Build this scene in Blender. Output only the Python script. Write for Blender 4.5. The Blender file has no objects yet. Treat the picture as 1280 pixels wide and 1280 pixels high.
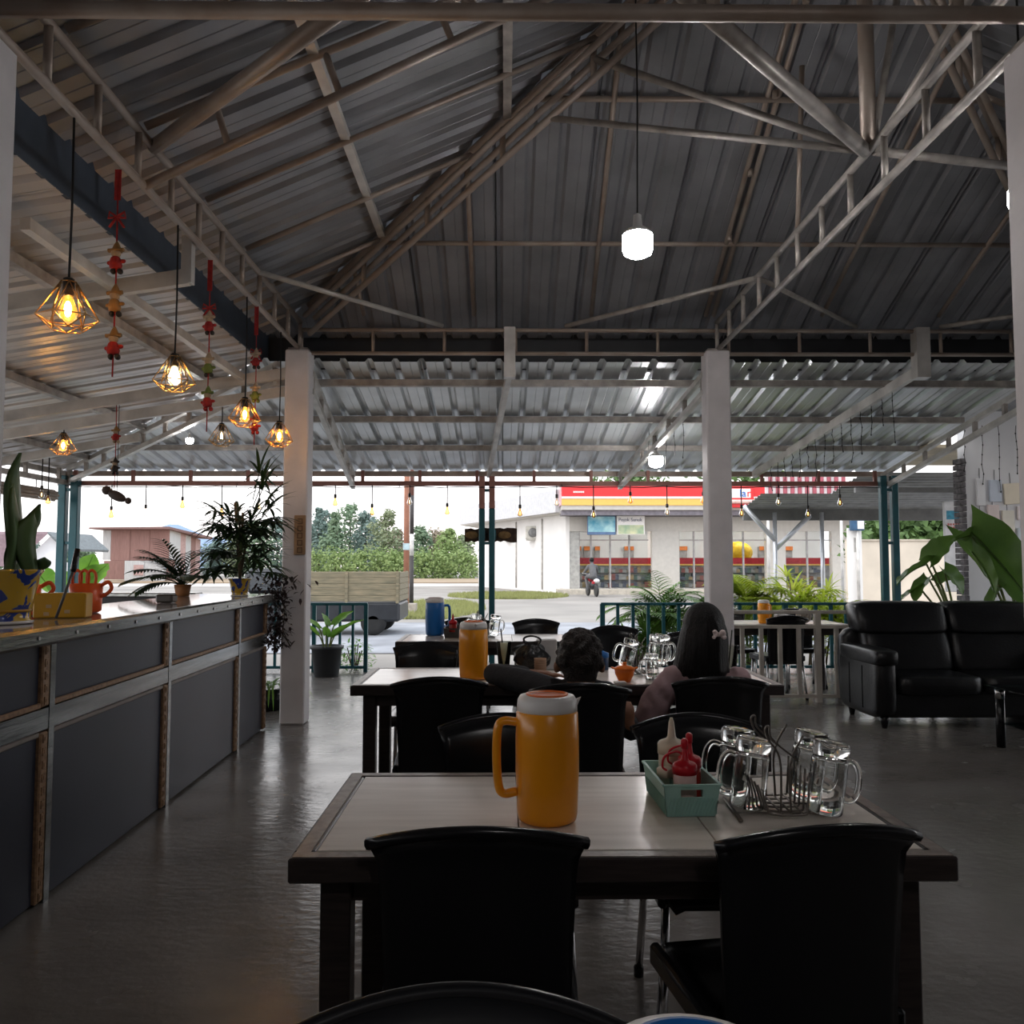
import bpy, math, random
from mathutils import Vector, Matrix, Euler, noise
C = bpy.context.scene.collection
SC = bpy.context.scene
R = math.radians
# ---------------------------------------------------------------- camera
EYE = 1.37
F = 1060.0
cam_d = bpy.data.cameras.new('camera'); cam = bpy.data.objects.new('camera', cam_d); C.objects.link(cam)
cam_d.sensor_width = 36; cam_d.lens = F / 1280 * 36; cam_d.clip_start = 0.02; cam_d.clip_end = 2000
cam.location = (0, 0, EYE); cam.rotation_euler = (R(90 + 3.509), 0, R(-0.54))
SC.camera = cam
# ---------------------------------------------------------------- sky
world = bpy.data.worlds.new('world'); SC.world = world; world.use_nodes = True
def setup_world():
    nt = world.node_tree; nt.nodes.clear(); N = nt.nodes.new; L = nt.links.new
    out = N('ShaderNodeOutputWorld'); bg = N('ShaderNodeBackground'); bg.inputs[1].default_value = 1.05
    tc = N('ShaderNodeTexCoord'); sep = N('ShaderNodeSeparateXYZ'); L(tc.outputs['Generated'], sep.inputs[0])
    r = N('ShaderNodeValToRGB'); L(sep.outputs['Z'], r.inputs[0])
    e = r.color_ramp.elements
    e[0].position = 0.0; e[0].color = (1.0, .90, .86, 1); e[1].position = .5; e[1].color = (.62, .78, .95, 1)
    m = e.new(.12); m.color = (.93, .94, .98, 1)
    no = N('ShaderNodeTexNoise'); no.inputs['Scale'].default_value = 2.2; no.inputs['Detail'].default_value = 6
    mp = N('ShaderNodeMapping'); mp.inputs['Scale'].default_value = (1, 1, 2.5)
    L(tc.outputs['Generated'], mp.inputs[0]); L(mp.outputs[0], no.inputs['Vector'])
    cr = N('ShaderNodeValToRGB'); cr.color_ramp.elements[0].position = .38; cr.color_ramp.elements[1].position = .6
    L(no.outputs[0], cr.inputs[0])
    mx = N('ShaderNodeMix'); mx.data_type = 'RGBA'; L(cr.outputs[0], mx.inputs[0]); L(r.outputs[0], mx.inputs[6])
    mx.inputs[7].default_value = (1.0, .97, .96, 1)
    L(mx.outputs[2], bg.inputs[0]); L(bg.outputs[0], out.inputs[0])
setup_world()
sun_d = bpy.data.lights.new('sun', 'SUN'); sun_d.energy = 0.7; sun_d.angle = R(40); sun_d.color = (1, .93, .86)
sun = bpy.data.objects.new('sun', sun_d); C.objects.link(sun); sun.rotation_euler = (R(38), 0, R(-50))
SC.view_settings.view_transform = 'Standard'; SC.view_settings.look = 'None'
SC.view_settings.gamma = 1; SC.view_settings.use_curve_mapping = False
SC.view_settings.exposure = 1.1
# ---------------------------------------------------------------- pixel helpers
CR = Euler((R(90 + 3.509), 0, R(-0.54))).to_matrix()
def ray(px, py): return CR @ Vector(((px - 640) / F, (640 - py) / F, -1))
def PY(px, py, Y):
    d = ray(px, py); return Vector((0, 0, EYE)) + d * (Y / d.y)
def YB_(px, py):
    d = ray(px, py); return -1.813 * d.y / d.x
def PZ(px, py, z=0.0):
    d = ray(px, py); return Vector((0, 0, EYE)) + d * ((z - EYE) / d.z)
# ---------------------------------------------------------------- materials
MATS = {}
def mat(name, col, rough=.5, metal=0, var=.12, scale=6, bump=0, bscale=40, col2=None, spec=.5, emit=None, es=0, trans=0, ior=1.45, coat=0, stretch=None, alpha=1):
    if name in MATS: return MATS[name]
    m = bpy.data.materials.new(name); m.use_nodes = True; nt = m.node_tree; b = nt.nodes['Principled BSDF']
    N = nt.nodes.new; L = nt.links.new
    c1 = (*col, 1)
    b.inputs['Roughness'].default_value = rough; b.inputs['Metallic'].default_value = metal
    b.inputs['Specular IOR Level'].default_value = spec; b.inputs['IOR'].default_value = ior
    b.inputs['Transmission Weight'].default_value = trans; b.inputs['Coat Weight'].default_value = coat
    b.inputs['Alpha'].default_value = alpha
    tc = N('ShaderNodeTexCoord'); mp = N('ShaderNodeMapping'); L(tc.outputs['Object'], mp.inputs[0])
    if stretch: mp.inputs['Scale'].default_value = stretch
    no = N('ShaderNodeTexNoise'); no.inputs['Scale'].default_value = scale; no.inputs['Detail'].default_value = 5
    L(mp.outputs[0], no.inputs['Vector'])
    if var or col2:
        c2 = (*col2, 1) if col2 else tuple(max(0, x * (1 - var * 2.2)) for x in col) + (1,)
        c3 = c1 if col2 else tuple(min(1, x * (1 + var)) for x in col) + (1,)
        rp = N('ShaderNodeValToRGB'); rp.color_ramp.elements[0].position = .3; rp.color_ramp.elements[1].position = .7
        rp.color_ramp.elements[0].color = c2; rp.color_ramp.elements[1].color = c3
        L(no.outputs[0], rp.inputs[0]); L(rp.outputs[0], b.inputs['Base Color'])
    else: b.inputs['Base Color'].default_value = c1
    if bump:
        n2 = N('ShaderNodeTexNoise'); n2.inputs['Scale'].default_value = bscale; n2.inputs['Detail'].default_value = 4
        L(mp.outputs[0], n2.inputs['Vector'])
        bu = N('ShaderNodeBump'); bu.inputs['Strength'].default_value = bump; bu.inputs['Distance'].default_value = .02
        L(n2.outputs[0], bu.inputs['Height']); L(bu.outputs[0], b.inputs['Normal'])
    if emit:
        b.inputs['Emission Color'].default_value = (*emit, 1); b.inputs['Emission Strength'].default_value = es
    MATS[name] = m; return m
def leafmat(name, col, col2, rough=.4, tr=.35):
    if name in MATS: return MATS[name]
    m = mat(name, col, rough, col2=col2, scale=3)
    nt = m.node_tree; b = nt.nodes['Principled BSDF']; out = nt.nodes['Material Output']
    t = nt.nodes.new('ShaderNodeBsdfTranslucent'); mx = nt.nodes.new('ShaderNodeMixShader'); mx.inputs[0].default_value = tr
    src = b.inputs['Base Color'].links[0].from_socket
    nt.links.new(src, t.inputs[0]); nt.links.new(b.outputs[0], mx.inputs[1]); nt.links.new(t.outputs[0], mx.inputs[2])
    nt.links.new(mx.outputs[0], out.inputs[0]); return m
def panemat(name, tint=(.9, .95, .95), refl=.12):
    if name in MATS: return MATS[name]
    m = bpy.data.materials.new(name); m.use_nodes = True; nt = m.node_tree; nt.nodes.clear(); N = nt.nodes.new
    o = N('ShaderNodeOutputMaterial'); t = N('ShaderNodeBsdfTransparent'); t.inputs[0].default_value = (*tint, 1)
    g = N('ShaderNodeBsdfGlossy'); g.inputs['Roughness'].default_value = .02; mx = N('ShaderNodeMixShader')
    lw = N('ShaderNodeLayerWeight'); lw.inputs[0].default_value = refl
    nt.links.new(lw.outputs['Fresnel'], mx.inputs[0]); nt.links.new(t.outputs[0], mx.inputs[1]); nt.links.new(g.outputs[0], mx.inputs[2])
    nt.links.new(mx.outputs[0], o.inputs[0]); MATS[name] = m; return m
# ---------------------------------------------------------------- mesh builder
def frame(p0, p1, up=(0, 0, 1)):
    d = (Vector(p1) - Vector(p0)).normalized(); u = Vector(up)
    if abs(d.dot(u)) > .98: u = Vector((0, 1, 0))
    s = d.cross(u).normalized(); return d, s, s.cross(d).normalized()
class MB:
    def __init__(s): s.v = []; s.f = []; s.sm = []; s.mi = []; s.cur = 0
    def add(s, vs, fs, smooth=False):
        o = len(s.v); s.v += [tuple(x) for x in vs]
        for f in fs: s.f.append([i + o for i in f]); s.sm.append(smooth); s.mi.append(s.cur)
    def hexa(s, c8):
        s.add(c8, [(0, 3, 2, 1), (4, 5, 6, 7), (0, 1, 5, 4), (1, 2, 6, 5), (2, 3, 7, 6), (3, 0, 4, 7)]); return s
    def box(s, x0, x1, y0, y1, z0, z1, M=None):
        c = [Vector(p) for p in ((x0, y0, z0), (x1, y0, z0), (x1, y1, z0), (x0, y1, z0), (x0, y0, z1), (x1, y0, z1), (x1, y1, z1), (x0, y1, z1))]
        if M: c = [M @ p for p in c]
        return s.hexa(c)
    def bbox(s, x0, x1, y0, y1, z0, z1, b=.01, M=None):      # chamfered box
        X, Y, Z = (x0, x1), (y0, y1), (z0, z1); vs = []; idx = {}
        b = min(b, (x1 - x0) * .45, (y1 - y0) * .45, (z1 - z0) * .45)
        for i in (0, 1):
            for j in (0, 1):
                for k in (0, 1):
                    sx, sy, sz = (1 - 2 * i), (1 - 2 * j), (1 - 2 * k); x, y, z = X[i], Y[j], Z[k]
                    for a, p in enumerate(((x, y + sy * b, z + sz * b), (x + sx * b, y, z + sz * b), (x + sx * b, y + sy * b, z))):
                        idx[i, j, k, a] = len(vs); vs.append(p)
        fs = []
        def q(*ks): fs.append([idx[k] for k in ks])
        for i in (0, 1):
            q((i, 0, 0, 0), (i, 1, 0, 0), (i, 1, 1, 0), (i, 0, 1, 0)); q((0, i, 0, 1), (1, i, 0, 1), (1, i, 1, 1), (0, i, 1, 1)); q((0, 0, i, 2), (1, 0, i, 2), (1, 1, i, 2), (0, 1, i, 2))
        for i in (0, 1):
            for j in (0, 1):
                q((i, j, 0, 0), (i, j, 1, 0), (i, j, 1, 1), (i, j, 0, 1)); q((i, 0, j, 0), (i, 1, j, 0), (i, 1, j, 2), (i, 0, j, 2)); q((0, i, j, 1), (1, i, j, 1), (1, i, j, 2), (0, i, j, 2))
        for i in (0, 1):
            for j in (0, 1):
                for k in (0, 1): q((i, j, k, 0), (i, j, k, 1), (i, j, k, 2))
        c = Vector(((x0 + x1) / 2, (y0 + y1) / 2, (z0 + z1) / 2)); V = [Vector(p) for p in vs]
        for f in fs:
            n = (V[f[1]] - V[f[0]]).cross(V[f[2]] - V[f[0]])
            if n.dot(V[f[0]] - c) < 0: f.reverse()
        if M: V = [M @ p for p in V]
        s.add(V, fs); return s
    def beam(s, p0, p1, w, h, up=(0, 0, 1)):
        p0, p1 = Vector(p0), Vector(p1); d, a, u = frame(p0, p1, up); a = a * w / 2; u = u * h / 2
        return s.hexa([p0 - a - u, p0 + a - u, p1 + a - u, p1 - a - u, p0 - a + u, p0 + a + u, p1 + a + u, p1 - a + u])
    def tube(s, pts, r, n=8, cap=True, smooth=True, closed=False, flat=None):
        pts = [Vector(p) for p in pts]; m = len(pts); rs = r if isinstance(r, (list, tuple)) else [r] * m
        vs = []; prev = None
        for i, p in enumerate(pts):
            if closed: d = pts[(i + 1) % m] - pts[i - 1]
            else: d = pts[min(i + 1, m - 1)] - pts[max(i - 1, 0)]
            d = d.normalized() if d.length > 1e-9 else Vector((0, 0, 1))
            if prev is None:
                u = Vector((0, 0, 1)) if abs(d.z) < .9 else Vector((1, 0, 0))
                a = d.cross(u).normalized()
            else:
                a = (prev - d * prev.dot(d))
                a = a.normalized() if a.length > 1e-6 else d.orthogonal().normalized()
            prev = a; b = d.cross(a)
            for k in range(n):
                t = 2 * math.pi * k / n
                if flat: vs.append(p + (a * math.cos(t) * flat[0] + b * math.sin(t) * flat[1]) * rs[i])
                else: vs.append(p + (a * math.cos(t) + b * math.sin(t)) * rs[i])
        fs = []
        for i in range(m if closed else m - 1):
            j = (i + 1) % m
            for k in range(n): fs.append((i * n + k, i * n + (k + 1) % n, j * n + (k + 1) % n, j * n + k))
        s.add(vs, fs, smooth)
        if cap and not closed:
            o = len(s.v) - len(vs)
            s.f.append([o + k for k in range(n)][::-1]); s.sm.append(False); s.mi.append(s.cur)
            s.f.append([o + (m - 1) * n + k for k in range(n)]); s.sm.append(False); s.mi.append(s.cur)
        return s
    def lathe(s, prof, n=20, c=(0, 0, 0), smooth=True, sx=1, sy=1, M=None):
        vs = []
        for r, z in prof:
            for k in range(n):
                t = 2 * math.pi * k / n; p = Vector((c[0] + r * sx * math.cos(t), c[1] + r * sy * math.sin(t), c[2] + z)); vs.append(M @ p if M else p)
        fs = []
        for i in range(len(prof) - 1):
            for k in range(n): fs.append((i * n + k, i * n + (k + 1) % n, (i + 1) * n + (k + 1) % n, (i + 1) * n + k))
        s.add(vs, fs, smooth); o = len(s.v) - len(vs)
        for i, rev in ((0, True), (len(prof) - 1, False)):
            if prof[i][0] > 1e-5:
                f = [o + i * n + k for k in range(n)]; s.f.append(f[::-1] if rev else f); s.sm.append(False); s.mi.append(s.cur)
        return s
    def ell(s, c, r, n=12, m=8, M=None):
        r = r if isinstance(r, (tuple, list)) else (r, r, r)
        vs = []
        for i in range(m + 1):
            ph = math.pi * i / m
            rr = max(math.sin(ph), 1e-4)
            for k in range(n):
                t = 2 * math.pi * k / n; p = Vector((r[0] * rr * math.cos(t), r[1] * rr * math.sin(t), -r[2] * math.cos(ph)))
                if M: p = M @ p
                vs.append(Vector(c) + p)
        fs = [(i * n + k, i * n + (k + 1) % n, (i + 1) * n + (k + 1) % n, (i + 1) * n + k) for i in range(m) for k in range(n)]
        s.add(vs, fs, True); return s
    def build(s, name, m, parent=None, loc=None):
        me = bpy.data.meshes.new(name); me.from_pydata(s.v, [], s.f)
        for mm in (m if isinstance(m, (list, tuple)) else [m]): me.materials.append(mm)
        me.polygons.foreach_set('use_smooth', s.sm); me.polygons.foreach_set('material_index', s.mi); me.update()
        o = bpy.data.objects.new(name, me); C.objects.link(o)
        if parent: o.parent = parent
        if loc is not None: o.location = loc
        return o
def tag(o, label=None, cat=None, group=None, kind=None):
    if label: o['label'] = label
    if cat: o['category'] = cat
    if group: o['group'] = group
    if kind: o['kind'] = kind
    return o
def thing(name, label, cat, loc=(0, 0, 0), rz=0, group=None, kind=None):
    o = bpy.data.objects.new(name, None); C.objects.link(o); o.location = loc; o.rotation_euler = (0, 0, rz)
    o.empty_display_size = .1
    return tag(o, label, cat, group, kind)
def copy_tree(o, parent=None):
    c = o.copy(); C.objects.link(c); c.parent = parent
    for ch in list(o.children): copy_tree(ch, c)
    return c
def rename_label(o, label, group=None):
    o['label'] = label
    if group: o['group'] = group
def fuse(mb, name, m, parent, voxel=.012, smooth=6):
    o = mb.build(name, m, parent)
    r = o.modifiers.new('r', 'REMESH'); r.mode = 'VOXEL'; r.voxel_size = voxel; r.use_smooth_shade = True
    sm = o.modifiers.new('s', 'SMOOTH'); sm.iterations = smooth; sm.factor = .5
    dg = bpy.context.evaluated_depsgraph_get()
    me = bpy.data.meshes.new_from_object(o.evaluated_get(dg)); o.modifiers.clear(); o.data = me
    for p in me.polygons: p.use_smooth = True
    if not me.materials: me.materials.append(m)
    return o
def text(name, body, size, m, parent, loc, rot, ext=.004, align='CENTER'):
    cu = bpy.data.curves.new(name, 'FONT'); cu.body = body; cu.size = size; cu.extrude = ext; cu.align_x = align; cu.align_y = 'CENTER'
    t = bpy.data.objects.new('tmp', cu); C.objects.link(t)
    dg = bpy.context.evaluated_depsgraph_get(); me = bpy.data.meshes.new_from_object(t.evaluated_get(dg)); bpy.data.objects.remove(t)
    me.materials.clear(); me.materials.append(m)
    o = bpy.data.objects.new(name, me); C.objects.link(o); o.parent = parent; o.location = loc; o.rotation_euler = rot; return o
ORD = ['first', 'second', 'third', 'fourth', 'fifth', 'sixth', 'seventh', 'eighth', 'ninth', 'tenth', 'eleventh', 'twelfth', 'thirteenth', 'fourteenth', 'fifteenth', 'sixteenth', 'seventeenth', 'eighteenth', 'nineteenth', 'twentieth', 'twenty-first', 'twenty-second', 'twenty-third', 'twenty-fourth', 'twenty-fifth', 'twenty-sixth']
def bez(pts, n=12):
    # Catmull-Rom through points
    P = [Vector(p) for p in pts]; P = [P[0] * 2 - P[1]] + P + [P[-1] * 2 - P[-2]]; out = []
    for i in range(1, len(P) - 2):
        for k in range(n):
            t = k / n; a, b, c, d = P[i - 1:i + 3]
            out.append(.5 * ((2 * b) + (c - a) * t + (2 * a - 5 * b + 4 * c - d) * t * t + (3 * b - a - 3 * c + d) * t ** 3))
    out.append(P[-2]); return out
# common materials
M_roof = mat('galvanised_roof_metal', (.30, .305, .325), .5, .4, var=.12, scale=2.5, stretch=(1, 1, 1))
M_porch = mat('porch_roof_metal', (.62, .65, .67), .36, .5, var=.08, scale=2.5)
M_steel = mat('grey_painted_steel', (.42, .39, .36), .45, .3, var=.18, scale=9)
M_rust = mat('brown_steel_pipe', (.42, .365, .32), .45, .3, col2=(.30, .23, .185), scale=5)
M_cchan = mat('pale_channel_steel', (.62, .60, .57), .42, .35, var=.12, scale=5)
M_white = mat('white_painted_plaster', (.74, .71, .72), .55, var=.06, scale=4, bump=.08)
M_teal = mat('teal_paint', (.012, .085, .105), .35, .1, var=.1)
M_teal2 = mat('red_oxide_paint', (.33, .15, .12), .5, .1, var=.1)
M_black = mat('black_gloss_plastic', (.008, .0085, .010), .24, var=0, spec=.42)
M_chrome = mat('chrome_tube', (.62, .62, .63), .18, 1, var=0)
M_darkwood = mat('dark_brown_table_frame', (.035, .026, .024), .35, var=.2, stretch=(2, 20, 20))
M_cord = mat('black_cord', (.01, .01, .01), .5, var=0)
M_flash = mat('dark_blue_flashing', (.055, .075, .105), .5, .2, var=.1)
# ================================================================ STRUCTURE
# ---- ground
def ground():
    m = mat('pale_dirt_lot', (.33, .305, .28), .95, col2=(.22, .205, .19), scale=.35, bump=.3, bscale=3)
    g = MB(); 
    n = 40; 
    xs = [-160 + 320 * i / n for i in range(n + 1)]; ys = [-20 + 300 * i / n for i in range(n + 1)]
    vs = [(x, y, -.12) for y in ys for x in xs]
    fs = [(j * (n + 1) + i, j * (n + 1) + i + 1, (j + 1) * (n + 1) + i + 1, (j + 1) * (n + 1) + i) for j in range(n) for i in range(n)]
    g.add(vs, fs); tag(g.build('ground', m), 'pale bare dirt lot around the buildings', 'ground', kind='structure')
    r = MB(); r.box(-60, 60, 14.2, 21.5, -.115, -.10)
    tag(r.build('road', mat('grey_asphalt', (.30, .31, .34), .8, var=.15, scale=1.2, bump=.2, bscale=30)), 'grey asphalt road where the truck passes', 'road', kind='structure')
    r = MB(); r.box(-70, 0, 56, 64, -.115, -.10)
    tag(r.build('road', mat('pale_concrete', (.55, .51, .48), .8, var=.1, scale=.5)), 'pale far concrete lane before the trees', 'road', kind='structure')
    r = MB(); r.box(-90, 2, 66, 84, -.115, -.06)
    tag(r.build('field', mat('dry_field', (.36, .26, .19), .95, col2=(.27, .21, .13), scale=.3, bump=.4, bscale=2)), 'strip of dry brown field before the far trees', 'field', kind='structure')
ground()
# ---- floor
def floor():
    m = mat('polished_concrete_floor', (.205, .19, .178), .2, col2=(.13, .118, .107), scale=1.1, bump=.16, bscale=14, stretch=(1, 1.6, 1), spec=.5)
    nt = m.node_tree; b = nt.nodes['Principled BSDF']
    no = nt.nodes.new('ShaderNodeTexNoise'); no.inputs['Scale'].default_value = 2.6; no.inputs['Detail'].default_value = 7
    tc = nt.nodes.new('ShaderNodeTexCoord'); nt.links.new(tc.outputs['Object'], no.inputs['Vector'])
    mr = nt.nodes.new('ShaderNodeMapRange'); mr.inputs[1].default_value = .3; mr.inputs[2].default_value = .7; mr.inputs[3].default_value = .17; mr.inputs[4].default_value = .30
    nt.links.new(no.outputs[0], mr.inputs[0]); nt.links.new(mr.outputs[0], b.inputs['Roughness'])
    f = MB(); f.box(-6.1, 7.6, -3.0, 11.25, -.12, 0)
    tag(f.build('floor', m), 'dark polished concrete floor of the open restaurant', 'floor', kind='structure')
floor()
# ---- corrugated sheets
PITCH = .235; RIBH = .032
def profile(u0, u1):
    pts = []; k = math.floor(u0 / PITCH)
    while k * PITCH < u1 + 1e-6:
        c = k * PITCH
        for du, h in ((0, 0), (.075, 0), (.08, .004), (.085, 0), (.150, 0), (.172, RIBH), (.205, RIBH), (.227, 0)):
            if u0 - 1e-6 <= c + du <= u1 + 1e-6: pts.append((c + du, h))
        k += 1
    return pts
def slope(parent, m, u0, u1, w, P, v0, v1, nrm):
    """sheets laid side by side; P(u,v)->point, v0/v1 limits as functions of u"""
    n = max(1, round((u1 - u0) / w)); w = (u1 - u0) / n
    for i in range(n):
        a, b = u0 + i * w, u0 + (i + 1) * w + .02
        mb = MB(); pr = profile(a, b); pr = [(a, pr[0][1] if pr else 0)] + pr + [(b, 0)]
        T = .0015; vs = []; cols = []
        for u, h in pr:
            lo, hi = v0(u), v1(u)
            if hi - lo < .01: cols.append(None); continue
            cols.append(len(vs)); o = Vector(nrm) * (h + (i % 2) * .002)
            vs += [P(u, lo) + o, P(u, hi) + o]
        fs = []
        for p, q in zip(cols, cols[1:]):
            if p is not None and q is not None: fs.append((p, q, q + 1, p + 1))
        if fs: mb.add(vs, fs); mb.build('roof_sheet', m, parent)
S = .437; ZB = 3.65; XL, XR, YF = -1.813, 5.19, 7.45; OV = .387; RUN = 3.5; YB = -3.0
XA, YA, ZA = XL + RUN, YF - RUN, ZB + S * RUN
nl = math.sqrt(1 + S * S)
def main_roof():
    c = thing('ceiling', 'grey corrugated metal hip roof seen from below', 'roof', kind='structure')
    zt = lambda run: ZB + S * (run - OV)      # run measured from the eave
    FULL = RUN + OV
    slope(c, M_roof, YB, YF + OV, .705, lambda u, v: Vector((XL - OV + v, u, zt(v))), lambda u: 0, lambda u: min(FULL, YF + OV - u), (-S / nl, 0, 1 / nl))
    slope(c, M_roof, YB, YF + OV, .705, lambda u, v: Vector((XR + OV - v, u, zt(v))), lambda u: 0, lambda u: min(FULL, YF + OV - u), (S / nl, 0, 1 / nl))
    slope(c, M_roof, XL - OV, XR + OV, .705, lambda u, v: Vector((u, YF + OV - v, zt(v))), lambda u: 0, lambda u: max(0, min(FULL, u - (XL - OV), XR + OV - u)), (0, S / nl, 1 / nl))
    # hip and ridge caps
    for p0, p1 in (((XL - OV, YF + OV, zt(0)), (XA, YA, ZA)), ((XR + OV, YF + OV, zt(0)), (XA, YA, ZA)), ((XA, YB, ZA), (XA, YA, ZA))):
        b = MB(); b.beam(Vector(p0) + Vector((0, 0, .06)), Vector(p1) + Vector((0, 0, .06)), .34, .03); b.build('ridge_cap', M_roof, c)
    # fascia / flashing around the eave
    z0, z1 = 3.215, zt(0) + .05
    b = MB(); b.box(XL - OV - .02, XL - OV, YB, YF + OV, z0, z1); b.build('flashing', M_flash, c)
    b = MB(); b.box(XL - OV - .02, XR + OV, YF + OV, YF + OV + .02, z0 - .03, z1); b.build('flashing', mat('black_flashing', (.03, .032, .036), .5, .2, var=.1), c)
    b = MB(); b.box(XR + OV, XR + OV + .02, YB, YF + OV, z0, z1); b.build('flashing', M_flash, c)
main_roof()
def zroof(x, y): return ZB + S * min(x - XL, XR - x, YF - y)
# ---- porch roofs
PS = .17; ZP = 3.2; PYI, PYO, PXI, PXO = 7.6, 11.2, -2.25, -5.85; PXR = 5.05
def zfront(y): return ZP - PS * (y - PYI)
def zleft(x): return ZP - PS * (PXI - x)
def porch():
    c = thing('porch_roof', 'pale corrugated metal roof of the front porch', 'roof', kind='structure')
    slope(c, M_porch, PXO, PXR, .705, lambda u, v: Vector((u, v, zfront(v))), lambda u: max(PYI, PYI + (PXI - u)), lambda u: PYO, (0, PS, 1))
    for y in (8.0, 9.02, 10.02):
        b = MB(); b.box(max(PXI - (y - PYI) + .02, PXO), PXR - .1, y - .03, y + .03, zfront(y) - .075, zfront(y) - .012); b.build('purlin', M_steel, c)
    b = MB(); b.box(PXO, PXR, PYO - .14, PYO - .09, zfront(PYO) - .07, zfront(PYO) - .005); b.build('purlin', M_rust, c)
    d = thing('porch_roof', 'warmly lit corrugated metal roof of the left porch above the bar', 'roof', kind='structure')
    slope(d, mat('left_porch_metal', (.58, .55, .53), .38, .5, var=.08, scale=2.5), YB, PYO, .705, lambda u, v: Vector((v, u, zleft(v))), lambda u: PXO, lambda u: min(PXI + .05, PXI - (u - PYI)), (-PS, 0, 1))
    for x in (-2.75, -3.95, -5.1):
        b = MB(); b.box(x - .03, x + .03, YB, PYI + (PXI - x) - .02, zleft(x) - .075, zleft(x) - .012); b.build('purlin', M_steel, d)
    b = MB(); b.box(PXO + .09, PXO + .14, YB, PYO, zleft(PXO) - .07, zleft(PXO) - .005); b.build('purlin', M_steel, d)
porch()
# ---- columns
def column(x, y, label, w=.21, h=3.25):
    t = thing('column', label, 'column', (x, y, 0), kind='structure')
    b = MB(); b.bbox(-w / 2, w / 2, -w / 2, w / 2, 0, h, .012); b.build('shaft', M_white, t)
    b = MB(); b.box(-w / 2 + .02, w / 2 - .02, -w / 2 + .02, w / 2 - .02, h, h + .02); b.build('cap', M_steel, t); return t
column(-1.813, 7.45, 'white square column standing at the far end of the bar counter')
column(1.883, 7.45, 'white square column behind the long haired person at the middle table')
column(-1.90, 2.94, 'near white square column cut off by the left edge of the picture')
column(1.965, 2.94, 'near white square column cut off by the right edge of the picture')
column(5.19, 7.45, 'white square column hidden behind the right edge of the picture')
# ---- ladder beams between the columns
def ladder(p0, p1, label, dz=.23, step=.42, r=.021, m=M_rust, mt=None, name='ladder_beam'):
    p0, p1 = Vector(p0), Vector(p1); t = thing(name, label, 'beam', kind='structure')
    z = Vector((0, 0, dz)); L = (p1 - p0).length; n = max(2, round(L / step))
    for a, b, nm in ((p0, p1, 'lower_chord'), (p0 + z, p1 + z, 'upper_chord')):
        q = MB(); q.tube([a, b], r, 10); q.build(nm, m, t)
    for i in range(n + 1):
        a = p0.lerp(p1, (i + .02) / (n + .04)); q = MB(); q.tube([a, a + z], r * .85, 8); q.build('strut', mt or m, t)
    return t
ZC = 3.27
ladder((XL, YB, ZC), (XL, YF, ZC), 'long pipe ladder beam above the bar counter with the pendant lamps', dz=.25)
ladder((1.9, YB, ZC), (1.9, YF, ZC), 'pipe ladder beam running overhead from the right near column to the far column', dz=.25, m=M_steel)
ladder((XL, YF, ZC - .03), (XR, YF, ZC - .03), 'horizontal pipe ladder beam across the far columns', dz=.21, step=.66, r=.018)
ladder((XL - .1, 2.94, ZC + .085), (XR, 2.94, ZC + .085), 'nearest horizontal pipe beam along the top edge of the picture', dz=.25, step=.9, r=.03)
ladder((XR, YB, ZC), (XR, YF, ZC), 'pipe ladder beam along the right eave outside the picture', dz=.25)
def pipe(p0, p1, label, r=.024, m=M_rust, name='roof_pipe', cat='pipe'):
    q = MB(); q.tube([p0, p1], r, 10); return tag(q.build(name, m), label, cat, kind='structure')
ZU = ZC + .25
pipe((XL, 4.28, ZU), (-.39, 2.94, ZU), 'thick brown pipe brace rising from the left beam to the top edge', .036)
pipe((1.88, 4.28, ZU), (.55, 2.94, ZU), 'thick grey pipe brace rising left from the right roof node', .036, M_steel)
pipe((XL, 6.15, ZU), (-.55, YF, ZU - .03), 'thin corner brace between the left beam and the far beam', .02, M_cchan)
pipe((1.9, 6.25, ZU), (.55, YF, ZU - .03), 'thin corner brace left of the right far column', .02, M_steel)
pipe((1.92, 6.25, ZU), (3.15, YF, ZU - .03), 'thin corner brace right of the right far column', .02, M_steel)
pipe((4.7, 7.0, ZU), (3.9, YF, ZU - .03), 'short corner brace at the far right of the far beam', .02, M_steel)
pipe((1.9, 4.28, ZU), (1.9, 4.28, zroof(1.69, 4.28) - .05), 'vertical king post over the right roof node', .04, M_rust)
def on_hip(t): return Vector((XL + RUN * t, YF - RUN * t, ZB + S * RUN * t))
pipe((1.88, 4.28, ZU), on_hip(.68) - Vector((0, 0, .2)), 'pipe strut from the right node up to the left hip truss, upper one', .022, M_steel)
pipe((1.88, 4.28, ZU), on_hip(.60) - Vector((0, 0, .3)), 'pipe strut from the right node up to the left hip truss, lower one', .02, M_steel)
pipe((1.92, 4.28, ZU), (2.25, 4.5, zroof(2.25, 4.5) - .05), 'slim pipe strut leaning right of the king post', .018, M_steel)
pipe((1.93, 4.28, ZU), (2.45, 3.3, zroof(2.45, 3.9) - .3), 'pipe strut leaning right and towards the near beam', .024, M_steel)
pipe((1.93, 4.28, ZU), (3.4, 4.9, ZU + .18), 'pipe strut reaching right to the right hip truss', .024, M_steel)
pipe((1.9, 5.35, ZU), (1.86, 5.1, zroof(1.69, 5.1) - .2), 'thin upright pipe above the right ladder beam', .016)
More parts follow.
